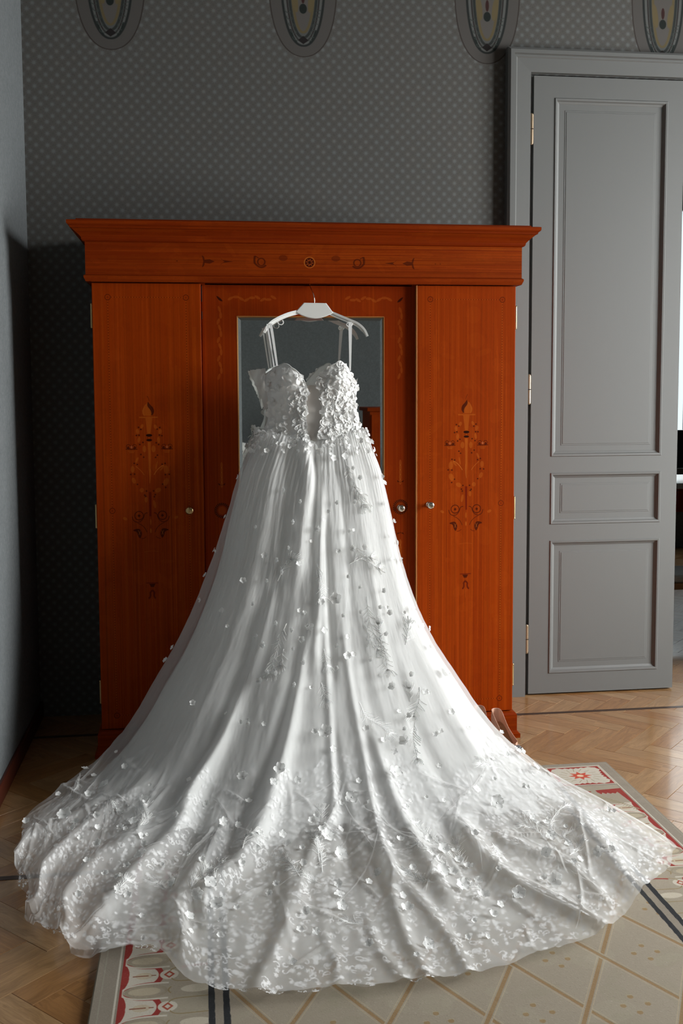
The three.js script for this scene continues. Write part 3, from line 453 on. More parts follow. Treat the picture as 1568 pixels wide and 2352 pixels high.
    for (let i = 0; i < 26; i++) { const t = i / 26, q = 0.15 - 0.145 * t, z = 0.72 + 0.13 * t * t + 0.02 * t; x.beginPath(); x.moveTo(P(q), Y(z)); x.lineTo(P(q + 0.012), Y(z - 0.012 - 0.006 * t)); x.moveTo(P(q), Y(z)); x.lineTo(P(q + 0.014), Y(z + 0.01)); x.stroke(); }
    x.beginPath(); x.moveTo(P(0.19), Y(0.71)); x.quadraticCurveTo(P(0.08), Y(0.74), P(0.0), Y(0.87)); x.stroke();
    x.beginPath(); x.moveTo(P(0.2), Y(0.77)); x.lineTo(P(0.17), Y(0.76)); x.quadraticCurveTo(P(0.09), Y(0.77), P(0.06), Y(0.80)); x.stroke();
  }
  // corner squares and the end border
  function square(x0, x1, z0, z1) {
    rect(WHITE, x0 - 0.01, x1 + 0.004, z0 - 0.004, z1 + 0.008); rect(RED, x0, x1, z0, z1);
    const cx = (x0 + x1) / 2, cz = (z0 + z1) / 2, hw = (x1 - x0) / 2, hz = (z1 - z0) / 2;
    x.fillStyle = WHITE; x.beginPath();
    for (let i = 0; i < 56; i++) { const t = i / 56 * Math.PI * 2, q = 1 / Math.max(Math.abs(Math.cos(t)), Math.abs(Math.sin(t))), r = q * (0.86 + 0.09 * (i % 2) - 0.05 * Math.cos(4 * t)); x.lineTo(X(cx + Math.cos(t) * hw * Math.min(r, 1.22)), Y(cz + Math.sin(t) * hz * Math.min(r, 1.22))); }
    x.closePath(); x.fill();
    x.strokeStyle = '#8d8268'; x.lineWidth = 0.0025 * s; for (let i = 0; i < 16; i++) { const t = i * Math.PI / 8 + 0.2; x.beginPath(); x.moveTo(X(cx + Math.cos(t) * hw * 0.5), Y(cz + Math.sin(t) * hz * 0.5)); x.lineTo(X(cx + Math.cos(t + 0.15) * hw * 0.78), Y(cz + Math.sin(t + 0.15) * hz * 0.78)); x.stroke(); }
    x.fillStyle = '#b4452f'; x.beginPath(); for (let i = 0; i < 16; i++) { const t = i * Math.PI / 8, r = i % 2 ? 0.24 : 0.46; x.lineTo(X(cx + Math.cos(t) * hw * r), Y(cz + Math.sin(t) * hz * r)); } x.closePath(); x.fill();
    x.fillStyle = '#d2b79a'; x.beginPath(); x.ellipse(X(cx), Y(cz), hw * 0.13 * s, hz * 0.13 * s, 0, 0, 7); x.fill();
  }
  rect(BEIGE, L, R, T, 0.62); rect(BEIGE, 0.842, 0.883, T, 0.62);
  for (let k = 0; k < 8; k++) square(0.884 - 0.2465 * k * 1.0 - 0.0, 1.09 - 0.2465 * k, T, 0.617);
  rect(BEIGE, L, R, 0.632, 0.655 > 0 ? 0.622 : 0);
  // wool: speckle and pile relief
  for (let i = 0; i < 90000; i++) { const a = rnd() * Wp, b = rnd() * Hp; x.fillStyle = rnd() < 0.5 ? 'rgba(60,48,34,0.09)' : 'rgba(236,228,212,0.08)'; x.fillRect(a, b, rr(1, 3), rr(1, 2)); }
  for (let i = 0; i < 500; i++) { x.fillStyle = rnd() < 0.5 ? 'rgba(110,92,66,0.035)' : 'rgba(214,204,188,0.04)'; x.beginPath(); x.ellipse(rnd() * Wp, rnd() * Hp, rr(10, 50), rr(8, 40), rnd() * 3, 0, 7); x.fill(); }
  for (let i = 0; i < 160000; i++) { const v = 90 + rnd() * 110; bx.fillStyle = `rgba(${v},${v},${v},0.5)`; bx.fillRect(rnd() * Wp, rnd() * Hp, 2, 2); }
  const map = texture(c, true, false), bump = texture(bc, false, false), H = 0.013;
  const g = new THREE.PlaneGeometry(w, d, 1, 1); g.rotateX(-Math.PI / 2); g.translate((RX0 + RX1) / 2, H, (RZ0 + RZ1) / 2);
  const rug = thing('rug', 'cream wool rug with a red and black patterned border under the train', 'rug');
  mesh('pile', g, std({ map, bumpMap: bump, bumpScale: 0.0011, roughness: 1 }), rug);
  const edge = sweep([[0, 0.0005], [0.004, 0.004], [0.004, 0.009], [0, H]], [[RX0, RZ1], [RX0, RZ0], [RX1, RZ0], [RX1, RZ1], [RX0, RZ1]].reverse());
  mesh('bound_edge', edge, std({ color: 0x8f8674, roughness: 1 }), rug);
}

// ---------------------------------------------------------------- hanger
const ivory = phys({ color: 0xe6e6e2, roughness: 0.4, specularIntensity: 0.6 });
const HZ = 0.075;                                        // the hanger hangs this far in front of the doors
{
  const h = thing('clothes_hanger', 'white plastic clothes hanger hooked under the wardrobe frieze', 'hanger', [0.012, 1.845, HZ]);
  const s = new THREE.Shape(); s.moveTo(-0.042, 0.012); s.lineTo(0.046, 0.011); s.lineTo(0.072, -0.024); s.quadraticCurveTo(0.035, -0.044, 0.0, -0.045); s.quadraticCurveTo(-0.04, -0.042, -0.073, -0.021); s.closePath();
  const g = new THREE.ExtrudeGeometry(s, { depth: 0.012, bevelEnabled: true, bevelThickness: 0.003, bevelSize: 0.003, bevelSegments: 3, curveSegments: 16 }); g.translate(0, 0, -0.006);
  mesh('centre_plate', g, ivory, h);
  for (const k of [-1, 1]) {
    const P = k > 0 ? [[0.06, -0.018], [0.10, -0.035], [0.14, -0.052], [0.175, -0.068], [0.2, -0.092], [0.213, -0.12]] : [[-0.06, -0.016], [-0.10, -0.026], [-0.14, -0.042], [-0.175, -0.062], [-0.193, -0.08], [-0.208, -0.107]];
    const c = new THREE.CatmullRomCurve3(P.map(([a, b], i) => new THREE.Vector3(a, b, 0.006 * i * (k > 0 ? 1 : 1.6)))), N = 26, sec = [[-0.0045, 0.004], [0.0045, 0.004], [0.0045, -0.0045], [0.0012, -0.006], [0.0012, -0.014], [-0.0012, -0.014], [-0.0012, -0.006], [-0.0045, -0.0045]], q = [];
    const ring = (i) => { const t = i / N, p = c.getPoint(t), d = c.getTangent(t), nx = -d.y * k, ny = d.x * k, web = 1 - 0.75 * smooth(0.75, 1, t); return sec.map(([z, y]) => { const yy = (y < -0.005 ? -0.005 + (y + 0.005) * web : y); return [p.x + nx * yy, p.y + ny * yy, p.z + z]; }); };
    for (let i = 0; i < N; i++) { const a = ring(i), b = ring(i + 1); for (let e = 0; e < sec.length; e++) { const f = (e + 1) % sec.length; q.push([a[e], b[e], b[f], a[f]]); } }
    const e = ring(N); q.push([e[0], e[1], e[2], e[7]], [e[3], e[4], e[5], e[6]]);
    const arm = mesh('arm', faces(q), ivory, h);
    const hx = k > 0 ? 0.152 : -0.152, hy = k > 0 ? -0.066 : -0.058;
    mesh('notch_hook', tube([[hx, hy, 0.02], [hx - k * 0.004, hy - 0.012, 0.02], [hx - k * 0.016, hy - 0.016, 0.02], [hx - k * 0.024, hy - 0.008, 0.02], [hx - k * 0.02, hy + 0.002, 0.02]], 0.0022), ivory, arm);
  }
  mesh('hook', tube([[0, -0.005, 0], [0, 0.03, 0], [-0.003, 0.05, -0.004], [-0.007, 0.065, -0.02], [-0.008, 0.08, -0.055], [-0.008, 0.091, -0.09], [-0.008, 0.0965, -0.104], [-0.008, 0.0968, -0.114], [-0.008, 0.094, -0.122]], 0.0019, 40), nickel, h);
}

// ---------------------------------------------------------------- bridal pumps behind the train
{
  const leather = phys({ color: 0xc79c86, roughness: 0.22, clearcoat: 0.5, clearcoatRoughness: 0.1, side: THREE.DoubleSide });
  const lining = std({ color: 0xa77e5c, roughness: 0.6, side: THREE.DoubleSide }), crystal = phys({ color: 0xf2f5f8, roughness: 0.02, transmission: 0.9, thickness: 0.006, ior: 1.9 }), foil = std({ color: 0xe6e8ea, roughness: 0.12, metalness: 1 });
  function pump(label, x, z, turn) {
    const p = thing('bridal_shoe', label, 'shoe', [x, 0.001, z], 'bridal shoes beside the wardrobe plinth'); p.rotation.y = turn;
    const L = 0.225, N = 40, K = 12;                     // toe at +z
    const wid = (s) => 0.037 * Math.pow(Math.sin(Math.PI * clamp(s * 0.46 + 0.04)), 0.7) * (1 - 0.28 * smooth(0.35, 0.7, s)) * (1 - 0.3 * smooth(0.9, 1, s)) * smooth(-0.1, 0.12, s);
    const bot = (s) => 0.006 + 0.088 * smooth(0.28, 0.95, s), top = (s) => (s < 0.32 ? bot(s) + 0.014 + 0.034 * smooth(0, 0.32, s) : bot(s) + 0.048 - 0.012 * Math.sin(Math.PI * smooth(0.32, 1, s)) + 0.014 * smooth(0.75, 1, s));
    const close = (s) => 1 - 0.86 * smooth(0.26, 0.36, s), pos = [], idx = [];
    for (const side of [-1, 1]) { const o = pos.length / 3; for (let i = 0; i <= N; i++) { const s = i / N; for (let k = 0; k <= K; k++) { const t = k / K, e = smooth(0.97, 1, s); pos.push(side * wid(s) * (1 - close(s) * t * t) * (1 - e), bot(s) + (top(s) - bot(s)) * Math.pow(t, 0.8), L * (0.5 - s)); if (i < N && k < K) { const a = o + i * (K + 1) + k, b = a + K + 1; side > 0 ? idx.push(a, a + 1, b, b, a + 1, b + 1) : idx.push(a, b, a + 1, b, b + 1, a + 1); } } } }
    const g = new THREE.BufferGeometry(); g.setAttribute('position', new THREE.Float32BufferAttribute(pos, 3)); g.setIndex(idx); g.computeVertexNormals();
    mesh('upper', g, leather, p);
    const sole = (dy, th, k) => { const P = [], I = []; for (let i = 0; i <= N; i++) { const s = i / N, w = wid(s) * k * (1 - smooth(0.97, 1, s)), y = bot(s) + dy; for (const [a, b] of [[-w, y + th], [w, y + th], [w, y], [-w, y]]) P.push(a, b, L * (0.5 - s)); if (i < N) for (let e = 0; e < 4; e++) { const a = i * 4 + e, b = i * 4 + (e + 1) % 4; I.push(a, a + 4, b, b, a + 4, b + 4); } } const q = new THREE.BufferGeometry(); q.setAttribute('position', new THREE.Float32BufferAttribute(P, 3)); q.setIndex(I); return q.toNonIndexed(); };
    const o = sole(-0.005, 0.005, 1.02); o.computeVertexNormals(); mesh('outsole', o, std({ color: 0x6b3b22, roughness: 0.4 }), p);
    const n = sole(0.001, 0.002, 0.93); n.computeVertexNormals(); mesh('insole', n, lining, p);
    const hp = [[0.0001, 0], [0.0045, 0], [0.005, 0.004], [0.0055, 0.03], [0.009, 0.06], [0.017, 0.082], [0.022, 0.09], [0.0001, 0.092]].map((q) => new THREE.Vector2(...q));
    const hg = new THREE.LatheGeometry(hp, 20); hg.translate(0, 0, -L * 0.5 + 0.022); mesh('heel', hg, leather, p);
    mesh('topline_piping', tube(Array.from({ length: 15 }, (_, i) => { const t = i / 14 * 2 - 1, s = 0.34 + 0.655 * (1 - t * t); return [Math.sign(t) * wid(s) * 0.86 * Math.min(1, Math.abs(t) * 5), top(s), L * (0.5 - s)]; }), 0.0014, 60, 6), leather, p);
    const br = mesh('brooch', new THREE.CylinderGeometry(0.017, 0.017, 0.003, 20).rotateX(0.5).translate(0, 0.040, L * 0.5 - 0.036), foil, p);
    for (let i = 0; i < 13; i++) { const a = i * 2.4, r = i ? 0.006 + 0.0008 * i : 0, z2 = L * 0.5 - 0.036; const c = new THREE.IcosahedronGeometry(i ? 0.0052 : 0.0075, 0); c.rotateY(i); c.translate(Math.cos(a) * r, 0.0445 - Math.sin(a) * r * 0.5, z2 + Math.sin(a) * r * 0.85); mesh('crystal', c, i % 3 ? crystal : foil, br); }
  }
  pump('nude bridal pump with a crystal brooch, beside the wardrobe corner', 0.797, 0.205, 0.28);
  pump('nude bridal pump mostly hidden behind the skirt', 0.715, 0.16, 0.05);
}

// ---------------------------------------------------------------- furniture behind the photographer, seen in the mirror
{
  const cab = thing('cabinet', 'orange-brown wooden cabinet seen at the right edge of the mirror', 'cabinet', [1.34, 0, 5.2]);
  mesh('body', boxUV(box(-0.27, 0.27, 0.06, 1.3, -0.22, 0.22)), vWood, cab); mesh('top', boxUV(rbox(-0.3, 0.3, 1.3, 1.335, -0.25, 0.25, 0.006)), hWood, cab); mesh('plinth', boxUV(box(-0.28, 0.28, 0, 0.06, -0.23, 0.23)), hWood, cab);
  for (const k of [-1, 1]) { const dd = mesh('door', boxUV(rbox(k * 0.135 - 0.125, k * 0.135 + 0.125, 0.09, 1.27, -0.24, -0.22, 0.004)), vWood, cab); mesh('knob', new THREE.SphereGeometry(0.014, 14, 10).translate(k * 0.03, 0.7, -0.252), brass, dd); }
  const lamp = thing('table_lamp', 'dark table lamp standing on the mirrored cabinet', 'lamp', [1.36, 1.336, 5.15]);
  mesh('base', new THREE.LatheGeometry([[0, 0], [0.07, 0], [0.07, 0.012], [0.02, 0.03], [0.016, 0.16], [0, 0.16]].map((p) => new THREE.Vector2(...p)), 24), std({ color: 0x17130f, roughness: 0.4 }), lamp);
  mesh('shade', new THREE.CylinderGeometry(0.06, 0.1, 0.13, 28, 1, true).translate(0, 0.21, 0), std({ color: 0x1b1712, roughness: 0.9, side: THREE.DoubleSide }), lamp);
  const ch = thing('armchair', 'black armchair with a white throw, seen low in the mirror', 'armchair', [-0.12, 0, 5.2]);
  const blk = std({ color: 0x0d0d0f, roughness: 0.8 });
  mesh('seat', rbox(-0.3, 0.3, 0.2, 0.46, -0.3, 0.3, 0.05, 4), blk, ch); mesh('backrest', rbox(-0.3, 0.3, 0.3, 0.93, 0.18, 0.34, 0.06, 4), blk, ch);
  for (const k of [-1, 1]) { mesh('armrest', rbox(k * 0.33 - 0.06, k * 0.33 + 0.06, 0.12, 0.62, -0.3, 0.32, 0.04, 4), blk, ch); for (const z of [-0.24, 0.26]) mesh('leg', new THREE.CylinderGeometry(0.02, 0.014, 0.14, 12).translate(k * 0.3, 0.07, z), blk, ch); }
  const th = thing('throw_blanket', 'white throw draped over the back of the black armchair', 'blanket', [-0.12, 0.0, 5.2]);
  const tg = new THREE.PlaneGeometry(0.5, 1, 40, 60); { const p = tg.attributes.position; for (let i = 0; i < p.count; i++) { const u = p.getX(i), t = p.getY(i) + 0.5, a = t * Math.PI, wob = 0.006 * Math.sin(u * 50); const yy = t < 0.3 ? 0.62 + t / 0.3 * 0.29 : t < 0.7 ? 0.91 + 0.095 * Math.sin((t - 0.3) / 0.4 * Math.PI) : 0.91 - (t - 0.7) / 0.3 * 0.26, zz = t < 0.3 ? 0.165 : t < 0.7 ? 0.26 - 0.095 * Math.cos((t - 0.3) / 0.4 * Math.PI) : 0.355; p.setXYZ(i, u, yy + (t > 0.3 && t < 0.7 ? wob : 0), zz + (t < 0.3 ? -Math.abs(wob) : t > 0.7 ? Math.abs(wob) : 0)); } tg.computeVertexNormals(); }
  mesh('cloth', tg, std({ color: 0xe8e6e0, roughness: 0.9, side: THREE.DoubleSide }), th);
}
// ---------------------------------------------------------------- what the open leaf lets one see of the next room
{
  const dk = thing('writing_desk', 'pale-topped wooden desk in the room beyond the door', 'desk', [3.02, 0, -3.0]);
  mesh('desk_top', rbox(-0.55, 0.8, 0.79, 0.83, -0.35, 0.35, 0.006), std({ color: 0xcfd2d2, roughness: 0.3 }), dk);
  mesh('apron', boxUV(box(-0.5, 0.75, 0.62, 0.79, -0.3, 0.3)), vWood, dk);
  for (const k of [-1, 0, 1]) { const dw = mesh('drawer', panelGeo(0.125 + k * 0.4 - 0.19, 0.125 + k * 0.4 + 0.19, 0.64, 0.775, [[0, 0.3], [0.004, 0.312], [0.02, 0.312], [0.026, 0.306]]), vWood, dk); mesh('knob', new THREE.SphereGeometry(0.013, 12, 8).translate(0.125 + k * 0.4, 0.705, 0.322), brass, dw); }
  for (const a of [-0.47, 0.72]) for (const b of [-0.27, 0.27]) mesh('leg', boxUV(box(a - 0.028, a + 0.028, 0, 0.63, b - 0.028, b + 0.028)), vWood, dk);
  const sc = thing('monitor', 'black flat screen standing on the desk beyond the door', 'screen', [2.9, 0.83, -3.08]);
  mesh('screen', rbox(-0.27, 0.27, 0.07, 0.36, -0.02, 0.02, 0.008), std({ color: 0x0b0c0e, roughness: 0.25 }), sc); mesh('stand', merge([rbox(-0.03, 0.03, 0, 0.2, -0.05, -0.02, 0.004), rbox(-0.13, 0.13, 0, 0.012, -0.1, 0.08, 0.004)]), std({ color: 0x121316, roughness: 0.4 }), sc);
  const bn = thing('bench', 'low light wooden bench with a white cushion beyond the door', 'bench', [2.62, 0, -1.9]);
  mesh('seat', boxUV(rbox(-0.3, 0.5, 0.26, 0.3, -0.18, 0.18, 0.006)), std({ color: 0xb08458, roughness: 0.5 }), bn); mesh('cushion', rbox(-0.28, 0.48, 0.3, 0.35, -0.17, 0.17, 0.02, 3), std({ color: 0xd9d9d6, roughness: 0.9 }), bn);
  for (const a of [-0.25, 0.45]) mesh('leg', boxUV(box(a - 0.025, a + 0.025, 0, 0.26, -0.16, 0.16)), std({ color: 0x8a5c36, roughness: 0.5 }), bn);
}
// ---------------------------------------------------------------- wedding dress
const RIDGES = [     // folds: height at start and end, width at start and end, then (u, v) along the fold; u runs round the hem, v from waist to hem
  [0.0532,0.038,0.028,0.03,0.445,0.015,0.478,0.055,0.492,0.103,0.482,0.165,0.475,0.233],
  [-0.066,-0.0264,0.01,0.014,0.512,0.02,0.532,0.088,0.527,0.15,0.517,0.203],
  [0.0216,0.0396,0.012,0.02,0.552,0.128,0.547,0.24,0.545,0.315,0.537,0.39],
  [-0.0216,-0.0288,0.01,0.014,0.573,0.188,0.58,0.318,0.585,0.408],
  [0.03,0.055,0.02,0.04,0.522,0.352,0.505,0.432,0.495,0.52,0.482,0.608,0.47,0.69,0.45,0.775,0.408,0.86],
  [-0.02,-0.03,0.02,0.03,0.495,0.432,0.473,0.527,0.45,0.625,0.422,0.723],
  [0.014,0.02,0.01,0.02,0.56,0.315,0.568,0.435,0.573,0.537,0.573,0.613,0.565,0.68,0.537,0.748,0.517,0.833],
  [-0.015,-0.03,0.012,0.03,0.58,0.54,0.58,0.615,0.578,0.698,0.573,0.78],
  [0.012,0.03,0.012,0.02,0.615,0.355,0.623,0.468,0.628,0.573,0.623,0.66,0.618,0.745,0.618,0.81],
  [0.02,0.035,0.02,0.03,0.655,0.545,0.66,0.657,0.662,0.77,0.665,0.853],
  [0.02,0.03,0.02,0.022,0.575,0.69,0.603,0.743,0.613,0.807,0.61,0.865,0.61,0.93,0.615,1.0],
  [0.02,0.03,0.02,0.022,0.615,0.807,0.635,0.873,0.645,0.927,0.65,0.978,0.65,1.0],
  [0.02,0.035,0.03,0.03,0.508,0.792,0.505,0.868,0.497,0.925,0.478,0.993],
  [0.015,0.02,0.015,0.02,0.537,0.925,0.545,0.965,0.542,1.0],
  [0.015,0.025,0.015,0.02,0.58,0.922,0.585,0.963,0.595,1.0],
  [0.03,0.05,0.035,0.03,0.74,0.745,0.738,0.812,0.748,0.883,0.765,0.927,0.782,0.97,0.795,1.0],
  [-0.02,-0.02,0.03,0.03,0.718,0.728,0.71,0.825,0.718,0.902,0.735,0.97],
  [0.025,0.03,0.03,0.03,0.775,0.797,0.802,0.84,0.83,0.893,0.83,0.94],
  [0.05,0.05,0.08,0.08,0.917,0.83,0.888,0.932,0.875,0.98],
  [0.03,0.05,0.03,0.035,0.362,0.503,0.335,0.623,0.335,0.725,0.32,0.818,0.305,0.912,0.302,0.953],
  [-0.02,-0.03,0.03,0.03,0.36,0.665,0.357,0.758,0.352,0.87,0.34,0.917],
  [0.03,0.05,0.03,0.04,0.23,0.652,0.182,0.765,0.173,0.925,0.203,0.983],
  [0.03,0.05,0.03,0.04,0.155,0.733,0.125,0.825,0.085,0.932,0.098,0.98],
  [0.03,0.05,0.035,0.045,0.283,0.765,0.253,0.843,0.247,0.932,0.273,0.98],
  [0.03,0.05,0.03,0.05,0.408,0.74,0.383,0.845,0.375,0.907,0.395,0.958],
  [0.02,0.03,0.02,0.03,0.39,0.315,0.367,0.465,0.348,0.573,0.328,0.667],
  [-0.014,-0.014,0.02,0.02,0.328,0.24,0.335,0.43,0.333,0.527],
  [0.014,0.018,0.02,0.03,0.283,0.015,0.315,0.11,0.315,0.203,0.323,0.3],
  [-0.012,-0.012,0.012,0.016,0.345,0.022,0.393,0.125,0.398,0.24],
  [0.014,0.02,0.02,0.03,0.703,0.033,0.728,0.152,0.738,0.268,0.74,0.4],
  [-0.012,-0.018,0.014,0.03,0.618,0.04,0.65,0.165,0.655,0.318,0.667,0.5],
  [0.02,0.03,0.03,0.05,0.883,0.05,0.9,0.173,0.883,0.315,0.878,0.46,0.865,0.593],
  [-0.012,-0.02,0.03,0.04,0.74,0.323,0.753,0.478,0.76,0.62],
];
const WHITE_FLOWERS = [[0.335,0.225,10],[0.278,0.27,10],[0.475,0.24,10],[0.58,0.15,7],[0.54,0.18,10],[0.613,0.22,8],[0.55,0.307,10],[0.598,0.302,18],[0.505,0.325,7],[0.515,0.348,7],[0.268,0.35,6],[0.365,0.367,7],[0.487,0.32,7],[0.623,0.37,8],[0.522,0.35,12],[0.56,0.357,10],[0.503,0.372,10],[0.595,0.385,7],[0.618,0.405,12],[0.593,0.425,7],[0.532,0.458,6],[0.562,0.537,21],[0.542,0.535,9],[0.573,0.568,11],[0.64,0.535,10],[0.485,0.605,17],[0.515,0.62,10],[0.478,0.63,11],[0.425,0.613,15],[0.443,0.655,10],[0.595,0.662,19],[0.578,0.665,9],[0.615,0.677,10],[0.672,0.62,20],[0.665,0.56,9],[0.685,0.58,9],[0.552,0.74,18],[0.565,0.772,18],[0.535,0.705,10],[0.545,0.73,8],[0.497,0.73,11],[0.503,0.75,10],[0.408,0.718,13],[0.432,0.705,9],[0.465,0.763,9],[0.45,0.8,9],[0.642,0.76,10],[0.623,0.775,8],[0.677,0.768,10],[0.665,0.698,9],[0.69,0.795,15],[0.703,0.818,11],[0.667,0.848,17],[0.685,0.875,17],[0.618,0.873,9],[0.703,0.9,15],[0.812,0.723,19],[0.935,0.638,10],[0.84,0.83,15],[0.873,0.91,14],[0.787,0.905,17],[0.74,0.912,16],[0.733,0.693,7],[0.8,0.68,12],[0.855,0.53,10],[0.925,0.46,15],[0.785,0.56,8],[0.878,0.568,8],[0.88,0.63,8],[0.763,0.615,8],[0.998,0.378,9],[0.932,0.245,9],[0.0,0.743,11],[0.128,0.695,17],[0.103,0.745,10],[0.02,0.845,8],[0.125,0.828,19],[0.152,0.812,9],[0.208,0.79,10],[0.255,0.76,10],[0.27,0.738,10],[0.263,0.68,10],[0.195,0.835,8],[0.24,0.818,12],[0.297,0.768,10],[0.25,0.868,9],[0.283,0.865,8],[0.315,0.828,16],[0.307,0.85,9],[0.305,0.88,9],[0.338,0.833,5],[0.31,0.905,8],[0.33,0.723,9],[0.41,0.713,11],[0.365,0.81,9],[0.393,0.818,8],[0.36,0.87,12],[0.417,0.855,16],[0.43,0.88,15],[0.405,0.883,14],[0.398,0.927,12],[0.405,0.948,7],[0.453,0.875,7],[0.468,0.735,7],[0.522,0.8,9],[0.557,0.855,13],[0.557,0.835,10],[0.603,0.82,10],[0.59,0.835,9],[0.618,0.897,15],[0.557,0.878,13],[0.522,0.885,10],[0.53,0.92,9],[0.515,0.915,8],[0.625,0.958,13],[0.7,0.935,10],[0.682,0.965,6],[0.677,0.935,6],[0.797,0.95,6],[0.807,0.855,14],[0.853,0.858,10],[0.828,0.895,8],[0.845,0.78,9],[0.735,0.795,10],[0.642,0.82,9],[0.685,0.843,12],[0.71,0.865,10],[0.71,0.835,12],[0.715,0.92,9],[0.485,0.845,8],[0.492,0.83,8],[0.35,0.99,6],[0.44,0.93,6],[0.983,0.688,13],[1.0,0.65,8],[0.95,0.865,7],[1.0,0.595,8],[0.91,0.092,9],[1.0,0.103,9],[1.0,0.175,8],[0.895,0.14,7],[0.0,0.003,11],[0.04,0.09,8],[0.0,0.163,7],[0.0,0.225,8],[0.055,0.315,9],[0.005,0.273,9],[0.0,0.44,10],[0.0,0.415,9]];
const INNER_FLOWERS = [[0.718,0.07,9],[0.745,0.09,10],[0.618,0.135,9],[0.473,0.133,9],[0.453,0.168,10],[0.667,0.185,10],[0.7,0.135,9],[0.44,0.212,8],[0.67,0.215,12],[0.728,0.215,12],[0.685,0.285,8],[0.777,0.295,10],[0.745,0.323,8],[0.777,0.335,11],[0.745,0.372,9],[0.618,0.333,8],[0.503,0.328,8],[0.43,0.343,9],[0.475,0.355,9],[0.365,0.27,8],[0.328,0.31,8],[0.482,0.388,7],[0.51,0.415,10],[0.5,0.455,10],[0.455,0.432,10],[0.682,0.415,10],[0.785,0.45,10],[0.675,0.328,8],[0.395,0.233,10],[0.427,0.255,10],[0.4,0.383,12],[0.432,0.432,11],[0.723,0.468,15],[0.743,0.522,13],[0.713,0.568,21],[0.388,0.11,9],[0.642,0.265,8],[0.723,0.545,8]];
const SPRIGS = [[0,0.68,0.05,0.688,0.08,0.718,0.113,0.75,0.14],[0,0.703,0.105,0.73,0.12],[0,0.655,0.242,0.703,0.235,0.758,0.25,0.775,0.253],[0,0.68,0.212,0.705,0.228,0.743,0.233],[0,0.703,0.302,0.7,0.335,0.71,0.375,0.728,0.398,0.723,0.438],[0,0.72,0.413,0.725,0.375,0.73,0.352],[0,0.682,0.35,0.693,0.38,0.71,0.398],[0,0.795,0.473,0.78,0.495,0.755,0.52],[0,0.76,0.495,0.768,0.473],[0,0.753,0.532,0.735,0.562,0.725,0.6],[0,0.458,0.343,0.445,0.372,0.44,0.403,0.438,0.432],[0,0.408,0.27,0.425,0.247,0.448,0.233],[0,0.46,0.388,0.458,0.417],[0,0.805,0.395,0.848,0.36],[1,0.537,0.24,0.547,0.27,0.557,0.3],[1,0.56,0.39,0.568,0.42],[1,0.555,0.45,0.565,0.48],[1,0.635,0.487,0.647,0.515,0.677,0.532,0.688,0.547],[1,0.54,0.792,0.54,0.748,0.547,0.713,0.55,0.677],[1,0.542,0.812,0.542,0.768,0.535,0.73],[1,0.7,0.82,0.693,0.79,0.682,0.758,0.672,0.728],[1,0.688,0.835,0.675,0.807,0.657,0.782],[1,0.71,0.835,0.708,0.815,0.715,0.78],[1,0.263,0.728,0.273,0.703,0.273,0.693],[1,0.288,0.745,0.285,0.718],[1,0.413,0.858,0.4,0.835,0.403,0.818],[1,0.425,0.85,0.417,0.82,0.422,0.8],[1,0.39,0.878,0.393,0.858],[1,0.45,0.775,0.453,0.745,0.463,0.735],[1,0.517,0.825,0.508,0.797,0.5,0.78],[1,0.54,0.835,0.522,0.818,0.508,0.807],[1,0.855,0.835,0.858,0.812,0.893,0.797,0.927,0.795],[1,0.86,0.863,0.86,0.84,0.893,0.85],[1,0.83,0.82,0.83,0.797,0.818,0.782],[1,0.84,0.753,0.845,0.792],[1,0.755,0.802,0.75,0.84],[1,0.835,0.878,0.87,0.873],[1,0.89,0.657,0.87,0.645,0.85,0.633],[1,0.657,0.858,0.642,0.838,0.633,0.825],[1,0.708,0.888,0.698,0.868],[1,0.31,0.912,0.315,0.883],[1,0.352,0.878,0.34,0.87],[1,0.573,0.91,0.56,0.902],[1,0.0,0.763,0.043,0.77],[1,0.17,0.723,0.217,0.725]];
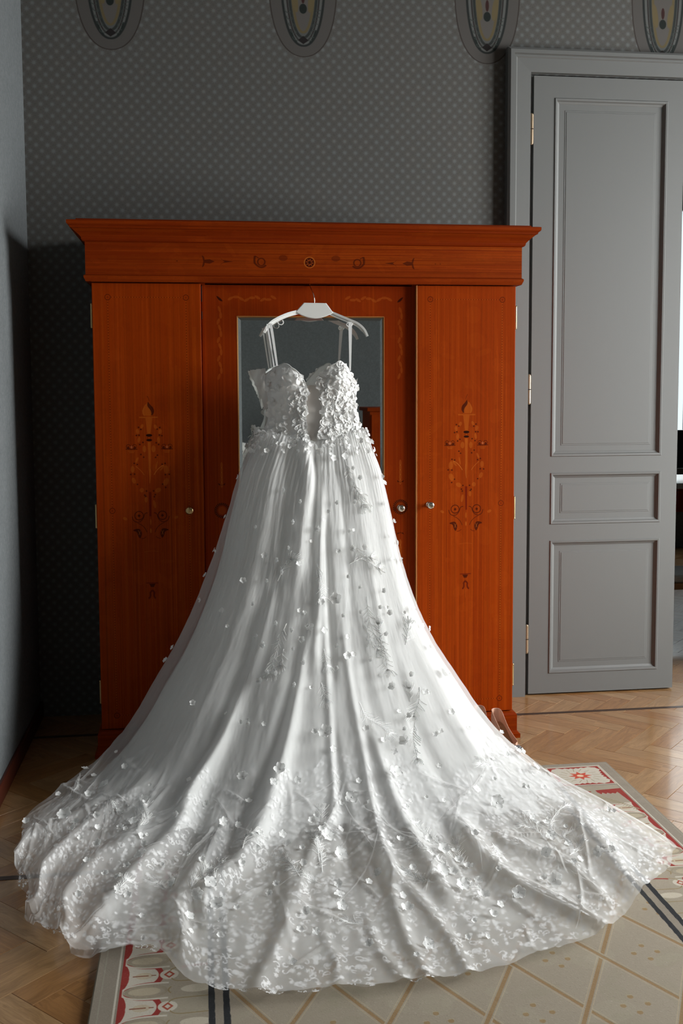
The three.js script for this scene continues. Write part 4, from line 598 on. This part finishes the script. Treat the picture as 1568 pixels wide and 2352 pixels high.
{
  const spline = (X, Y) => {
    const n = X.length, m = X.map((_, i) => { if (i === 0) return (Y[1] - Y[0]) / (X[1] - X[0]); if (i === n - 1) return (Y[n - 1] - Y[n - 2]) / (X[n - 1] - X[n - 2]); const a = (Y[i] - Y[i - 1]) / (X[i] - X[i - 1]), b = (Y[i + 1] - Y[i]) / (X[i + 1] - X[i]); return a * b <= 0 ? 0 : 2 * a * b / (a + b); });
    return (x) => { if (x <= X[0]) return Y[0]; if (x >= X[n - 1]) return Y[n - 1]; let i = 0; while (x > X[i + 1]) i++; const h = X[i + 1] - X[i], t = (x - X[i]) / h, t2 = t * t, t3 = t2 * t; return Y[i] * (2 * t3 - 3 * t2 + 1) + m[i] * h * (t3 - 2 * t2 + t) + Y[i + 1] * (3 * t2 - 2 * t3) + m[i + 1] * h * (t3 - t2); };
  };
  const V = [0, 0.045, 0.0898, 0.1706, 0.2534, 0.3823, 0.4857, 0.5472, 0.6306, 0.7136, 0.8343, 0.9237, 1];
  const fY = spline(V, [1.345, 1.25, 1.155, 0.98, 0.80, 0.53, 0.335, 0.23, 0.12, 0.065, 0.035, 0.02, 0.008]);
  const fX = spline(V, [0, 0.05, 0.097, 0.155, 0.21, 0.335, 0.47, 0.545, 0.655, 0.75, 0.87, 0.95, 1]);
  const fZ = spline(V, [0, 0.015, 0.03, 0.06, 0.09, 0.15, 0.225, 0.285, 0.39, 0.52, 0.72, 0.87, 1]);
  const HU = [-0.4, -0.25, -0.12, 0.0, 0.0582, 0.0973, 0.2066, 0.2848, 0.3594, 0.4351, 0.4814, 0.5848, 0.6529, 0.7195, 0.7875, 0.8938, 0.9695, 1.0, 1.1, 1.25, 1.4];
  const hX = spline(HU, [0, -0.55, -0.9, -1.07, -1.065, -1.05, -0.94, -0.82, -0.60, -0.45, -0.32, 0, 0.21, 0.40, 0.60, 0.84, 0.99, 1.04, 0.86, 0.5, 0]);
  const hZ = spline(HU, [0.1, 0.22, 0.42, 0.70, 0.88, 1.0, 1.32, 1.53, 1.60, 1.78, 1.84, 1.84, 1.82, 1.74, 1.675, 1.45, 1.27, 1.19, 0.66, 0.27, 0.1]);
  const base = (u, v) => {
    const over = v > 1 ? v - 1 : 0; if (over) v = 1;
    let wx, wz; if (u < 0) { const t = -u / 0.4; wx = -0.203 * (1 - t * t); wz = 0.085 - 0.035 * t; } else if (u > 1) { const t = (u - 1) / 0.4; wx = 0.203 * (1 - t * t); wz = 0.085 - 0.035 * t; } else { wx = -0.203 * Math.cos(Math.PI * u); wz = 0.085 + 0.062 * Math.sin(Math.PI * u); }
    const hx = hX(u), hz = hZ(u), fx = fX(v) - 0.062 * clamp((u - 0.5) * 2) * Math.sin(Math.PI * clamp(v / 0.85));
    const p = [wx + (hx - wx) * fx, fY(v) - 0.045 * Math.exp(-(((u - 0.5) / 0.22) ** 2)) * (1 - smooth(0, 0.14, v)), wz + (hz - wz) * fZ(v)];
    if (over) { const dx = hx - wx, dz = hz - wz, l = Math.hypot(dx, dz); p[0] += dx / l * over * 1.5; p[2] += dz / l * over * 1.5; }
    return p;
  };
  const sub = (a, b) => [a[0] - b[0], a[1] - b[1], a[2] - b[2]], len = (a) => Math.hypot(...a), cross = (a, b) => [a[1] * b[2] - a[2] * b[1], a[2] * b[0] - a[0] * b[2], a[0] * b[1] - a[1] * b[0]], norm = (a) => { const l = len(a) || 1; return a.map((x) => x / l); };
  const frame = (u, v) => { const du = sub(base(u + 0.004, v), base(u - 0.004, v)), dv = sub(base(u, Math.min(v + 0.004, 1.02)), base(u, Math.max(v - 0.004, 0))); return { lu: len(du) / 0.008, lv: len(dv) / 0.008, n: norm(cross(dv, du)) }; };
  const folds = RIDGES.map((r) => { const us = [], vs = []; for (let i = 4; i < r.length; i += 2) { us.push(r[i]); vs.push(r[i + 1]); } return { a0: r[0], a1: r[1], w0: r[2], w1: r[3], v0: vs[0], v1: vs[vs.length - 1], f: spline(vs, us) }; });
  const disp = (u, v, lu, fine = 1) => {
    let d = 0;
    for (const f of folds) {
      const a = f.v0 - 0.05, b = f.v1 + (f.v1 > 0.96 ? 0.2 : 0.06); if (v < a || v > b) continue;
      const t = clamp((v - f.v0) / (f.v1 - f.v0)), w = (f.w0 + (f.w1 - f.w0) * t), x = (u - f.f(clamp(v, f.v0, f.v1))) * lu / w; if (Math.abs(x) > 4) continue;
      const fade = smooth(a, f.v0 + 0.02, v) * (1 - smooth(f.v1, b, v));
      d += (0.52 + 0.28 * smooth(0.35, 0.65, v)) * (f.a0 + (f.a1 - f.a0) * t) * fade * Math.exp(-x * x);
    }
    const q = vnoise(u * 7 + 3, v * 2.2), q2 = vnoise(u * 15 + 9, v * 4);
    const A = 0.0022 + 0.007 * smooth(0.05, 0.35, v) - 0.003 * smooth(0.6, 1, v);
    d += fine * A * (0.55 * Math.sin(6.283 * (13 * u + 0.8 * q)) + 0.45 * Math.sin(6.283 * (27 * u + 1.1 * q2)));
    d += 0.0012 * (1 - smooth(0.02, 0.22, v)) * Math.sin(6.283 * (46 * u + 0.5 * q2));
    d += ((fbm(u * 30, v * 5) - 0.5) * 0.012 + (fbm(u * 16 + v * 9, v * 11 - u * 5) - 0.5) * 0.007) * smooth(0.55, 0.8, v);
    return d;
  };
  const ground = (x, z) => 0.003 + 0.013 * smooth(-0.76, -0.735, x) * smooth(0.37, 0.4, z);
  const creases = Array.from({ length: 90 }, () => ({ u: rr(0.0, 1), v: rr(0.62, 1.0), a: rr(-0.9, 0.9) + (rnd() < 0.35 ? 1.57 : 0), l: rr(0.06, 0.22), h: rr(0.004, 0.011), w: rr(0.004, 0.009) }));
  const crease = (u, v, lu, lv) => { let d = 0; for (const c of creases) { const dx = (u - c.u) * lu, dy = (v - c.v) * lv; if (dx * dx + dy * dy > c.l * c.l) continue; const ca = Math.cos(c.a), sa = Math.sin(c.a), al = dx * sa + dy * ca, ac = dx * ca - dy * sa + 0.25 * al * al; const k = Math.exp(-ac * ac / (c.w * c.w)) * (1 - (al / c.l) ** 2); if (k > 0) d += c.h * k; } return d; };
  const LAY = { net: 0.0015, lining: 0.0045, lace: 0.010, tulle: 0.019 };
  function at(u, v, layer) {
    const p = base(u, v), { lu, lv, n } = frame(u, v);
    let d = disp(u, v, lu, layer === 'tulle' ? 0.28 : 0.16), o = LAY[layer];
    if (layer === 'tulle') { d *= 0.68; o += 0.010 * smooth(0.1, 0.5, v) + 0.022 * (1 - smooth(0.0, 0.10, u)) * smooth(0.12, 0.3, v) * (1 - smooth(0.75, 0.95, v)) - 0.008 * smooth(0.9, 1, u); d += crease(u, v, lu, lv) + 0.006 * (fbm(u * 50, v * 20) - 0.5); }
    const flat = smooth(0.6, 0.85, v), dd = d + o;
    const r = [p[0] + n[0] * dd, p[1] + n[1] * dd, p[2] + n[2] * dd];
    // cloth lying on the floor rests on it: valleys flatten
    const g = ground(r[0], r[2]) + o * 0.8, soft = 0.012; const h = r[1] - g; r[1] = g + (h > soft * 2 ? h : h < -soft * 2 ? 0.0015 : ((h + soft * 2) ** 2) / (soft * 8));
    if (r[2] < 0.045) r[2] = 0.045 + (r[2] - 0.045) * 0.02;
    return r;
  }
  function sheet(u0, u1, v0, v1, nu, nv, layer, uvScale = 1) {
    const pos = new Float32Array((nu + 1) * (nv + 1) * 3), uv = new Float32Array((nu + 1) * (nv + 1) * 2), idx = []; let k = 0;
    for (let i = 0; i <= nu; i++) { const u = u0 + (u1 - u0) * i / nu, va = typeof v0 === 'function' ? v0(u) : v0, vb = typeof v1 === 'function' ? v1(u) : v1; for (let j = 0; j <= nv; j++) { const v = va + (vb - va) * j / nv, p = at(u, v, layer); pos.set(p, k * 3); uv[2 * k] = u * 3.2 * uvScale; uv[2 * k + 1] = v * 2.4 * uvScale; k++; if (i < nu && j < nv) { const a = i * (nv + 1) + j, b = a + nv + 1; idx.push(a, a + 1, b, b, a + 1, b + 1); } } }
    const g = new THREE.BufferGeometry(); g.setAttribute('position', new THREE.BufferAttribute(pos, 3)); g.setAttribute('uv', new THREE.BufferAttribute(uv, 2)); g.setIndex(idx); g.computeVertexNormals(); return g;
  }
  // materials
  const satin = phys({ color: 0xe2e2e0, roughness: 1, transmission: 0.2, thickness: 0, side: THREE.DoubleSide });
  const tulle = phys({ color: 0xf6f6f4, roughness: 1, transmission: 0.3, thickness: 0, transparent: true, opacity: 0.34, side: THREE.DoubleSide });
  const [lc, lx] = canvas(1024, 1024);
  {
    lx.fillStyle = '#000'; lx.fillRect(0, 0, 1024, 1024); lx.strokeStyle = '#5a5a5a'; lx.lineWidth = 1.6;
    for (let j = 0; j < 74; j++) for (let i = 0; i < 74; i++) { lx.beginPath(); lx.arc((i + (j % 2) / 2) * 14, j * 14, 6.6, 0, 7); lx.stroke(); }
    const wrap = (f) => { for (const a of [-1024, 0, 1024]) for (const b of [-1024, 0, 1024]) { lx.save(); lx.translate(a, b); f(); lx.restore(); } };
    for (let k = 0; k < 230; k++) {
      const cx = rnd() * 1024, cy = rnd() * 1024, r = rr(14, 38), n = 5 + Math.floor(rnd() * 3), a0 = rnd() * 6, kind = rnd();
      wrap(() => {
        if (Math.abs(cx - 512) > 700 || Math.abs(cy - 512) > 700) return;
        lx.strokeStyle = 'rgba(255,255,255,0.85)'; lx.fillStyle = 'rgba(255,255,255,0.6)';
        if (kind < 0.55) { for (let p = 0; p < n; p++) { const t = a0 + p * 6.283 / n; lx.lineWidth = 3; lx.beginPath(); lx.ellipse(cx + Math.cos(t) * r * 0.55, cy + Math.sin(t) * r * 0.55, r * 0.45, r * 0.24, t, 0, 7); lx.stroke(); lx.lineWidth = 2.5; for (let q = -1; q <= 1; q++) { lx.beginPath(); lx.moveTo(cx, cy); lx.lineTo(cx + Math.cos(t + q * 0.16) * r * 0.9, cy + Math.sin(t + q * 0.16) * r * 0.9); lx.stroke(); } } lx.beginPath(); lx.arc(cx, cy, r * 0.16, 0, 7); lx.fill(); }
        else { lx.lineWidth = 6; lx.beginPath(); for (let p = 0; p < 24; p++) { const t = p / 24, a = a0 + t * 5, q = r * 1.4 * t; lx.lineTo(cx + Math.cos(a) * q, cy + Math.sin(a) * q); } lx.stroke(); for (let p = 4; p < 24; p += 3) { const t = p / 24, a = a0 + t * 5, q = r * 1.4 * t; lx.beginPath(); lx.ellipse(cx + Math.cos(a) * q, cy + Math.sin(a) * q, 11, 5, a + 0.8, 0, 7); lx.fill(); } }
      });
    }
  }
  const laceTex = texture(lc, false); laceTex.repeat.set(3, 3);
  const lace = std({ color: 0xffffff, roughness: 0.9, alphaMap: laceTex, transparent: true, opacity: 0.85, side: THREE.DoubleSide });
  const whiteThread = std({ color: 0xf7f7f5, roughness: 0.7, side: THREE.DoubleSide });
  const cupSatin = phys({ color: 0xeeeeec, roughness: 0.7, side: THREE.DoubleSide });
  const petalMat = phys({ color: 0xf4f4f2, roughness: 1, transmission: 0.25, thickness: 0, side: THREE.DoubleSide });

  const dress = thing('wedding_dress', 'white strapless wedding gown with flower appliques and a long train, hanging from the wardrobe', 'dress');
  mesh('skirt_lining', sheet(-0.4, 1.4, 0, (u) => 0.72 + 0.16 * (fbm(u * 16, 3) - 0.5), 620, 210, 'lining'), satin, dress);
  mesh('net_underskirt', sheet(-0.02, 1.02, 0.58, (u) => 0.945 + 0.022 * smooth(0.7, 0.85, u) + 0.04 * (fbm(u * 26, 6) - 0.5), 520, 90, 'net'), tulle, dress);
  mesh('lace_hem', sheet(-0.02, 1.02, (u) => 0.56 + 0.2 * (fbm(u * 9, 8) - 0.3), (u) => 0.992 + 0.010 * Math.abs(Math.sin(u * 75)) + 0.02 * (fbm(u * 16, 1) - 0.5), 560, 110, 'lace'), lace, dress);
  const overskirt = mesh('tulle_overskirt', sheet(-0.06, 1.06, 0.0, (u) => 1.012 + 0.035 * (fbm(u * 18, 5) - 0.45) + 0.02 * Math.sin(u * 62 + 1) * smooth(0.45, 0.36, u) - 0.028 * smooth(0.2, 0.05, u) + 0.006 * (fbm(u * 90, 2) - 0.5), 640, 280, 'tulle'), tulle, dress);

  // doubled-over tulle: narrow pleats that show as brighter lines on the train
  {
    const list = [];
    for (let k = 0; k < 60; k++) {
      const c = k < 46 ? creases[k] : null, u0 = c ? c.u : rr(0.05, 0.95), v0 = c ? c.v : rr(0.6, 0.75), { lu, lv } = frame(clamp(u0, 0.01, 0.99), clamp(v0, 0.02, 0.98)), L = c ? c.l * 2 : rr(0.25, 0.55), a = c ? c.a : rr(-0.25, 0.25), bend = rr(-1.2, 1.2), w = rr(0.0015, 0.0036), P = [];
      for (let i = 0; i <= 26; i++) { const t = (i / 26 - (c ? 0.5 : 0)) * L, b = bend * t * t; P.push([u0 + (Math.sin(a) * t + Math.cos(a) * b) / lu, v0 + (Math.cos(a) * t - Math.sin(a) * b) / lv]); }
      const Q = P.filter(([u, v]) => u > 0 && u < 1 && v > 0.05 && v < 1.005); if (Q.length < 5) continue;
      const pos = [], idx = [], X = Q.map(([u, v]) => at(u, v, 'tulle'));
      for (let i = 0; i < X.length; i++) { const t = norm(sub(X[Math.min(X.length - 1, i + 1)], X[Math.max(0, i - 1)])), n = frame(Q[i][0], clamp(Q[i][1], 0.02, 0.98)).n, s = norm(cross(t, n)), ww = w * Math.sin(Math.PI * (0.08 + 0.84 * i / (X.length - 1))); for (const q of [-1, 1]) pos.push(X[i][0] + s[0] * ww * q + n[0] * 0.003, X[i][1] + s[1] * ww * q + n[1] * 0.003, X[i][2] + s[2] * ww * q + n[2] * 0.003); if (i + 1 < X.length) { const o = i * 2; idx.push(o, o + 1, o + 2, o + 2, o + 1, o + 3); } }
      const g = new THREE.BufferGeometry(); g.setAttribute('position', new THREE.Float32BufferAttribute(pos, 3)); g.setIndex(idx); g.computeVertexNormals(); list.push(g.toNonIndexed());
    }
    mesh('tulle_pleats', mergeGeometries(list), tulle, overskirt).userData.kind = 'stuff';
  }
  // flower appliques
  function flowerGeo(cup, n, jag) {
    const parts = [];
    for (let p = 0; p < n; p++) {
      const t = p * 6.283 / n + rr(-0.15, 0.15), pos = [], idx = [], R = 7, C = 4, tw = rr(-0.3, 0.3), up = cup + rr(-0.12, 0.12);
      for (let i = 0; i <= R; i++) for (let j = 0; j <= C; j++) { const r = i / R, a = j / C - 0.5, w = 1.08 * Math.sqrt(Math.max(0.012, 1 - ((r - 0.57) / 0.445) ** 2)) * (5 / n) ** 0.6, rad = r * (1 + (i === R ? rr(-jag, jag) : 0)), la = a * w * 0.85, h = up * r * r + 0.6 * a * a * r + 0.1 * Math.sin(3.1 * r) + tw * a * r * 0.4; pos.push(Math.cos(t) * rad - Math.sin(t) * la, Math.sin(t) * rad + Math.cos(t) * la, h); if (i < R && j < C) { const q = i * (C + 1) + j; idx.push(q, q + C + 1, q + 1, q + 1, q + C + 1, q + C + 2); } }
      const g = new THREE.BufferGeometry(); g.setAttribute('position', new THREE.Float32BufferAttribute(pos, 3)); g.setIndex(idx); g.computeVertexNormals(); parts.push(g.toNonIndexed());
    }
    const c = new THREE.IcosahedronGeometry(0.13, 1); c.scale(1, 1, 0.6); c.translate(0, 0, 0.06); c.deleteAttribute('uv'); parts.push(c.toNonIndexed()); return mergeGeometries(parts);
  }
  const blooms = [flowerGeo(0.18, 5, 0.06), flowerGeo(0.35, 5, 0.08), flowerGeo(0.14, 4, 0.08), flowerGeo(0.5, 5, 0.06), flowerGeo(0.25, 6, 0.1)];
  const nrm = (u, v, layer) => { const e = 0.004, a = at(u + e, v, layer), b = at(u - e, v, layer), c = at(u, v + e, layer), d = at(u, v - e, layer); return norm(cross(sub(c, d), sub(a, b))); };
  const Z = new THREE.Vector3(0, 0, 1);
  function place(geo, mat, u, v, r, lift, tilt, turned = 0, name = 'flower_applique') {
    const p = at(u, v, 'tulle'), n = nrm(u, v, 'tulle'), m = mesh(name, geo, mat, dress), stand = turned ? 0 : rr(0.2, 0.8); lift += r * (0.3 * stand * smooth(0.5, 0.75, v) + (turned ? 0.55 : 0));
    m.position.set(p[0] + n[0] * lift, p[1] + n[1] * lift, p[2] + n[2] * lift);
    m.quaternion.setFromUnitVectors(Z, new THREE.Vector3(n[0] + rr(-tilt, tilt) + turned, n[1] + rr(-tilt, tilt), n[2] + rr(-tilt, tilt) + stand * smooth(0.5, 0.75, v)).normalize()); m.rotateZ(rnd() * 6.28); m.scale.setScalar(r); return m;
  }
  for (const [u, v, r] of WHITE_FLOWERS) place(blooms[Math.floor(rnd() * 5)], petalMat, u, v, r / 1000 * 1.3, 0.003, 0.35);
  for (const [u, v, r] of INNER_FLOWERS) place(blooms[rnd() < 0.5 ? 1 : 3], petalMat, u, v, r / 1000 * 1.1, 0.004, 0.15, -1.1);   // blossoms that hang turned away from the window
  for (let i = 0; i < 84; i++) { const v = 0.03 + 0.95 * Math.sqrt(rnd()), u = rnd(); place(blooms[Math.floor(rnd() * 5)], petalMat, u, v, rr(0.006, 0.013), 0.0025, 0.35); }

  // embroidered sprigs: raised threads following the cloth
  function ribbon(uvPts, w, parts, high = 0.0042) {
    const P = uvPts.map(([u, v]) => at(u, clamp(v, 0.005, 1.0), 'tulle')), N = P.length; if (N < 2) return;
    const n0 = nrm(uvPts[0][0], clamp(uvPts[0][1], 0.01, 0.99), 'tulle'), pos = [], idx = [];
    for (let i = 0; i < N; i++) { const t = norm(sub(P[Math.min(N - 1, i + 1)], P[Math.max(0, i - 1)])), s = norm(cross(t, n0)), k = w * (1 - 0.65 * i / (N - 1)); for (const [a, h] of [[-1, 0.0012], [0, high], [1, 0.0012]]) pos.push(P[i][0] + s[0] * a * k + n0[0] * h, P[i][1] + s[1] * a * k + n0[1] * h, P[i][2] + s[2] * a * k + n0[2] * h); if (i + 1 < N) { const o = i * 3; idx.push(o, o + 3, o + 1, o + 1, o + 3, o + 4, o + 1, o + 4, o + 2, o + 2, o + 4, o + 5); } }
    const g = new THREE.BufferGeometry(); g.setAttribute('position', new THREE.Float32BufferAttribute(pos, 3)); g.setIndex(idx); g.computeVertexNormals(); parts.push(g.toNonIndexed());
  }
  for (const s of SPRIGS) {
    const us = [], parts = []; for (let i = 1; i < s.length; i += 2) us.push(new THREE.Vector3(s[i], s[i + 1], 0));
    const c = us.length > 2 ? new THREE.CatmullRomCurve3(us) : new THREE.LineCurve3(us[0], us[1]), f0 = frame(us[0].x, clamp(us[0].y, 0.01, 0.99)), lu = f0.lu, lv = f0.lv, N = 18, main = [];
    let L = 0; for (let i = 1; i < us.length; i++) L += Math.hypot((us[i].x - us[i - 1].x) * lu, (us[i].y - us[i - 1].y) * lv);
    for (let i = 0; i <= N; i++) { const p = c.getPoint(i / N); main.push([p.x, p.y]); }
    ribbon(main, s[0] ? 0.0017 : 0.0012, parts, s[0] ? 0.0022 : 0.0042);
    const branch = (t, side, l, bend) => { const p = c.getPoint(t), q = c.getTangent(t), a0 = Math.atan2(q.y * lv, q.x * lu), pts = []; for (let i = 0; i <= 6; i++) { const r = l * i / 6, a = a0 + side * (0.75 - bend * i / 6); pts.push([p.x + Math.cos(a) * r / lu, p.y + Math.sin(a) * r / lv]); } ribbon(pts, s[0] ? 0.0011 : 0.0009, parts, s[0] ? 0.0019 : 0.0042); };
    const nb = Math.max(6, Math.round(L / (s[0] ? 0.0045 : 0.008))); for (let i = 0; i < nb; i++) if (s[0] || rnd() < 0.8) branch(0.12 + 0.86 * i / nb, i % 2 ? 1 : -1, rr(0.014, 0.042), rr(-0.3, 0.7));
    for (let i = 0; i < 13; i++) branch(0.98, (i - 6) / 6 * 1.9, rr(0.016, 0.04), 0.3);
    mesh('embroidered_sprig', mergeGeometries(parts), whiteThread, dress);
  }

  // bodice
  const zf = (x, y) => 0.052 + 0.108 * Math.sqrt(Math.max(0.02, 1 - (x / 0.215) ** 2)) * (1 - 0.1 * smooth(1.52, 1.40, y)) + 0.034 * Math.exp(-(((Math.abs(x) - 0.095) / 0.055) ** 2) - ((y - 1.57) / 0.065) ** 2);
  const YB = [1.29, 1.335, 1.40, 1.47, 1.54, 1.60, 1.65];
  const sides = [
    { out: spline(YB, [-0.215, -0.205, -0.182, -0.182, -0.194, -0.2, -0.19]), inn: spline(YB, [-0.012, -0.03, -0.037, -0.035, -0.02, -0.03, -0.06]), top: spline([0, 0.2, 0.5, 0.78, 1], [1.575, 1.603, 1.636, 1.605, 1.535]), k: 1 },
    { out: spline(YB, [0.22, 0.21, 0.18, 0.174, 0.186, 0.182, 0.16]), inn: spline(YB, [0.0, 0.02, 0.029, 0.03, 0.008, 0.025, 0.06]), top: spline([0, 0.25, 0.5, 0.78, 1], [1.55, 1.618, 1.645, 1.606, 1.545]), k: -1 },
  ];
  const topFix = (S, s, t) => { const q = S.k > 0 ? s : s; const y = 1.322 - 0.03 * (S.k > 0 ? q : 1 - q) - 0.01 * fbm(q * 14, 7) + ((S.k > 0 ? S.top(q) : S.top(1 - q)) - 1.322) * t + 0 * 1, x = S.out(y) + (S.inn(y) - S.out(y)) * q; return [x, y, zf(x, y) + 0.008 * (fbm(q * 9 + 4 * S.k, t * 14) - 0.5)]; };
  const gridGeo = (f, n, m) => { const pos = [], idx = []; for (let i = 0; i <= n; i++) for (let j = 0; j <= m; j++) { pos.push(...f(i / n, j / m)); if (i < n && j < m) { const a = i * (m + 1) + j, b = a + m + 1; idx.push(a, b, a + 1, b, b + 1, a + 1); } } const g = new THREE.BufferGeometry(); g.setAttribute('position', new THREE.Float32BufferAttribute(pos, 3)); g.setAttribute('uv', new THREE.Float32BufferAttribute(new Float32Array(pos.length / 3 * 2), 2)); g.setIndex(idx); g.computeVertexNormals(); return g; };
  for (const S of sides) {
    const F = (s, t) => topFix(S, s, t), bod = mesh('bodice_cup', gridGeo(F, 44, 70), cupSatin, dress), list = [], q4 = new THREE.Matrix4(), quat = new THREE.Quaternion();
    for (let i = 0; i < (S.k > 0 ? 240 : 420); i++) {      // crumpled petals sewn over the cup, denser towards the neckline edge
      let s = rnd(), t = rnd(); if (S.k > 0 && rnd() < 0.6) s = 1 - 0.5 * rnd() * rnd(); s = clamp(s, 0.02, 0.985); t = clamp(t, 0.02, 0.965);
      const p = F(s, t), e = 0.01, n = norm(cross(sub(F(s + e, t), F(s - e, t)), sub(F(s, t + e), F(s, t - e)))); if (n[2] < 0) n.forEach((_, k) => (n[k] *= -1));
      const g = new THREE.PlaneGeometry(1, 1, 3, 3), a = g.attributes.position, r = rr(0.012, 0.024); for (let k = 0; k < a.count; k++) { const X = a.getX(k), Y = a.getY(k), d = Math.hypot(X, Y); a.setXYZ(k, X * (1 - 0.5 * Math.abs(Y)), Y * (1 - 0.4 * Math.abs(X)), 0.3 * d * d + 0.09 * Math.sin(X * 6 + i) + 0.08); }
      g.deleteAttribute('uv'); quat.setFromUnitVectors(Z, new THREE.Vector3(n[0] + rr(-0.35, 0.35), n[1] + rr(-0.25, 0.35), n[2]).normalize()); q4.compose(new THREE.Vector3(p[0] + n[0] * 0.003, p[1] + n[1] * 0.003, p[2] + n[2] * 0.003), quat.multiply(new THREE.Quaternion().setFromAxisAngle(Z, rnd() * 6.28)), new THREE.Vector3(r, r * rr(0.8, 1.5), r)); g.applyMatrix4(q4); g.computeVertexNormals(); list.push(g.toNonIndexed());
    }
    mesh('bodice_petals', mergeGeometries(list), petalMat, bod).userData.kind = 'stuff';
    mesh('neckline_binding', tube(Array.from({ length: 18 }, (_, i) => { const p = F(i / 17, 0.995); return [p[0], p[1], p[2] + 0.001]; }), 0.0022, 60, 6), satin, bod);
    // small flowers where the bodice meets the gathers
    for (let i = 0; i < 7; i++) { const u = S.k > 0 ? 0.02 + i * 0.066 : 0.54 + i * 0.07; place(blooms[i % 5], petalMat, u, rr(0.006, 0.045), rr(0.009, 0.015), 0.006, 0.4); }
  }
  {                                                        // ring of petals hiding the seam of bodice and skirt
    const list = [], q4 = new THREE.Matrix4(), quat = new THREE.Quaternion();
    for (let i = 0; i < 100; i++) {
      const u = rr(0.0, 1.0), v = 0.002 + 0.06 * rnd() * rnd(), p = at(u, v, 'tulle'), n = nrm(u, Math.max(v, 0.006), 'tulle'), g = new THREE.PlaneGeometry(1, 1, 3, 3), a = g.attributes.position, r = rr(0.010, 0.018);
      for (let k = 0; k < a.count; k++) { const X = a.getX(k), Y = a.getY(k), d = Math.hypot(X, Y); a.setXYZ(k, X * (1 - 0.5 * Math.abs(Y)), Y * (1 - 0.4 * Math.abs(X)), 0.3 * d * d + 0.09 * Math.sin(X * 6 + i) + 0.08); }
      g.deleteAttribute('uv'); quat.setFromUnitVectors(Z, new THREE.Vector3(n[0] + rr(-0.35, 0.35), n[1] + rr(-0.1, 0.5), n[2]).normalize()); q4.compose(new THREE.Vector3(p[0] + n[0] * 0.004, p[1] + n[1] * 0.004 + 0.003, p[2] + n[2] * 0.004), quat.multiply(new THREE.Quaternion().setFromAxisAngle(Z, rnd() * 6.28)), new THREE.Vector3(r, r * rr(0.8, 1.4), r)); g.applyMatrix4(q4); g.computeVertexNormals(); list.push(g.toNonIndexed());
    }
    mesh('waist_petals', mergeGeometries(list), petalMat, dress).userData.kind = 'stuff';
  }
  mesh('sheer_insert', gridGeo((s, t) => { const y = 1.30 + (1.528 - 1.30) * t, a = sides[0].inn(y) - 0.006, b = sides[1].inn(y) + 0.006, x = a + (b - a) * s; return [x, y, zf(x, y) - 0.009]; }, 10, 30), std({ color: 0xcfcac4, roughness: 0.85, transparent: true, opacity: 0.93, side: THREE.DoubleSide }), dress);
  mesh('bodice_back', gridGeo((s, t) => { const a = Math.PI * (1 + s), y = 1.31 + (1.50 + 0.06 * Math.abs(s - 0.5) * 2 - 1.31) * t; return [-0.19 * Math.cos(a - Math.PI) * (1 - 0.08 * Math.sin(t * Math.PI)), y, 0.07 - 0.022 * Math.sin(Math.PI * s)]; }, 30, 14), satin, dress);
  mesh('side_flap', gridGeo((s, t) => { const y = 1.44 + t * (1.597 - 1.44) - s * 0.012 * (1 - t), x0 = -0.182 - 0.008 * t, w = 0.046 * smooth(0.0, 1, t) + 0.012; return [x0 - s * w + 0.008 * (fbm(t * 22, 4) - 0.5) * s, y + s * t * (-0.006 + 0.012 * (fbm(s * 14, 2) - 0.5)), 0.10 - 0.03 * s + 0.005 * Math.sin(t * 9 + s * 5)]; }, 12, 30), phys({ color: 0xd9d6d1, roughness: 0.9, side: THREE.DoubleSide, transparent: true, opacity: 0.9 }), dress);
  // hanging loops
  const loop = (a, b, w0, w1) => { const N = 12, q = []; const P = (i, s) => { const t = i / N, w = (w0 + (w1 - w0) * t) * s; return [a[0] + (b[0] - a[0]) * t + w, a[1] + (b[1] - a[1]) * t, a[2] + (b[2] - a[2]) * t + 0.004 * Math.sin(t * Math.PI)]; }; for (let i = 0; i < N; i++) { q.push([P(i, -1), P(i, 1), P(i + 1, 1), P(i + 1, -1)]); } return faces(q); };
  const ribbonMat = phys({ color: 0xf0f0ee, roughness: 0.4, side: THREE.DoubleSide });
  mesh('hanging_loop', loop([0.154, 1.783, HZ + 0.026], [0.146, 1.585, 0.15], 0.0075, 0.0035), ribbonMat, dress);
  mesh('hanging_loop', loop([-0.182, 1.772, HZ + 0.05], [-0.157, 1.60, 0.13], 0.0035, 0.003), ribbonMat, dress);
  mesh('hanging_loop', loop([-0.168, 1.775, HZ + 0.04], [-0.146, 1.606, 0.14], 0.006, 0.004), ribbonMat, dress);
}
renderer.render(scene, camera);
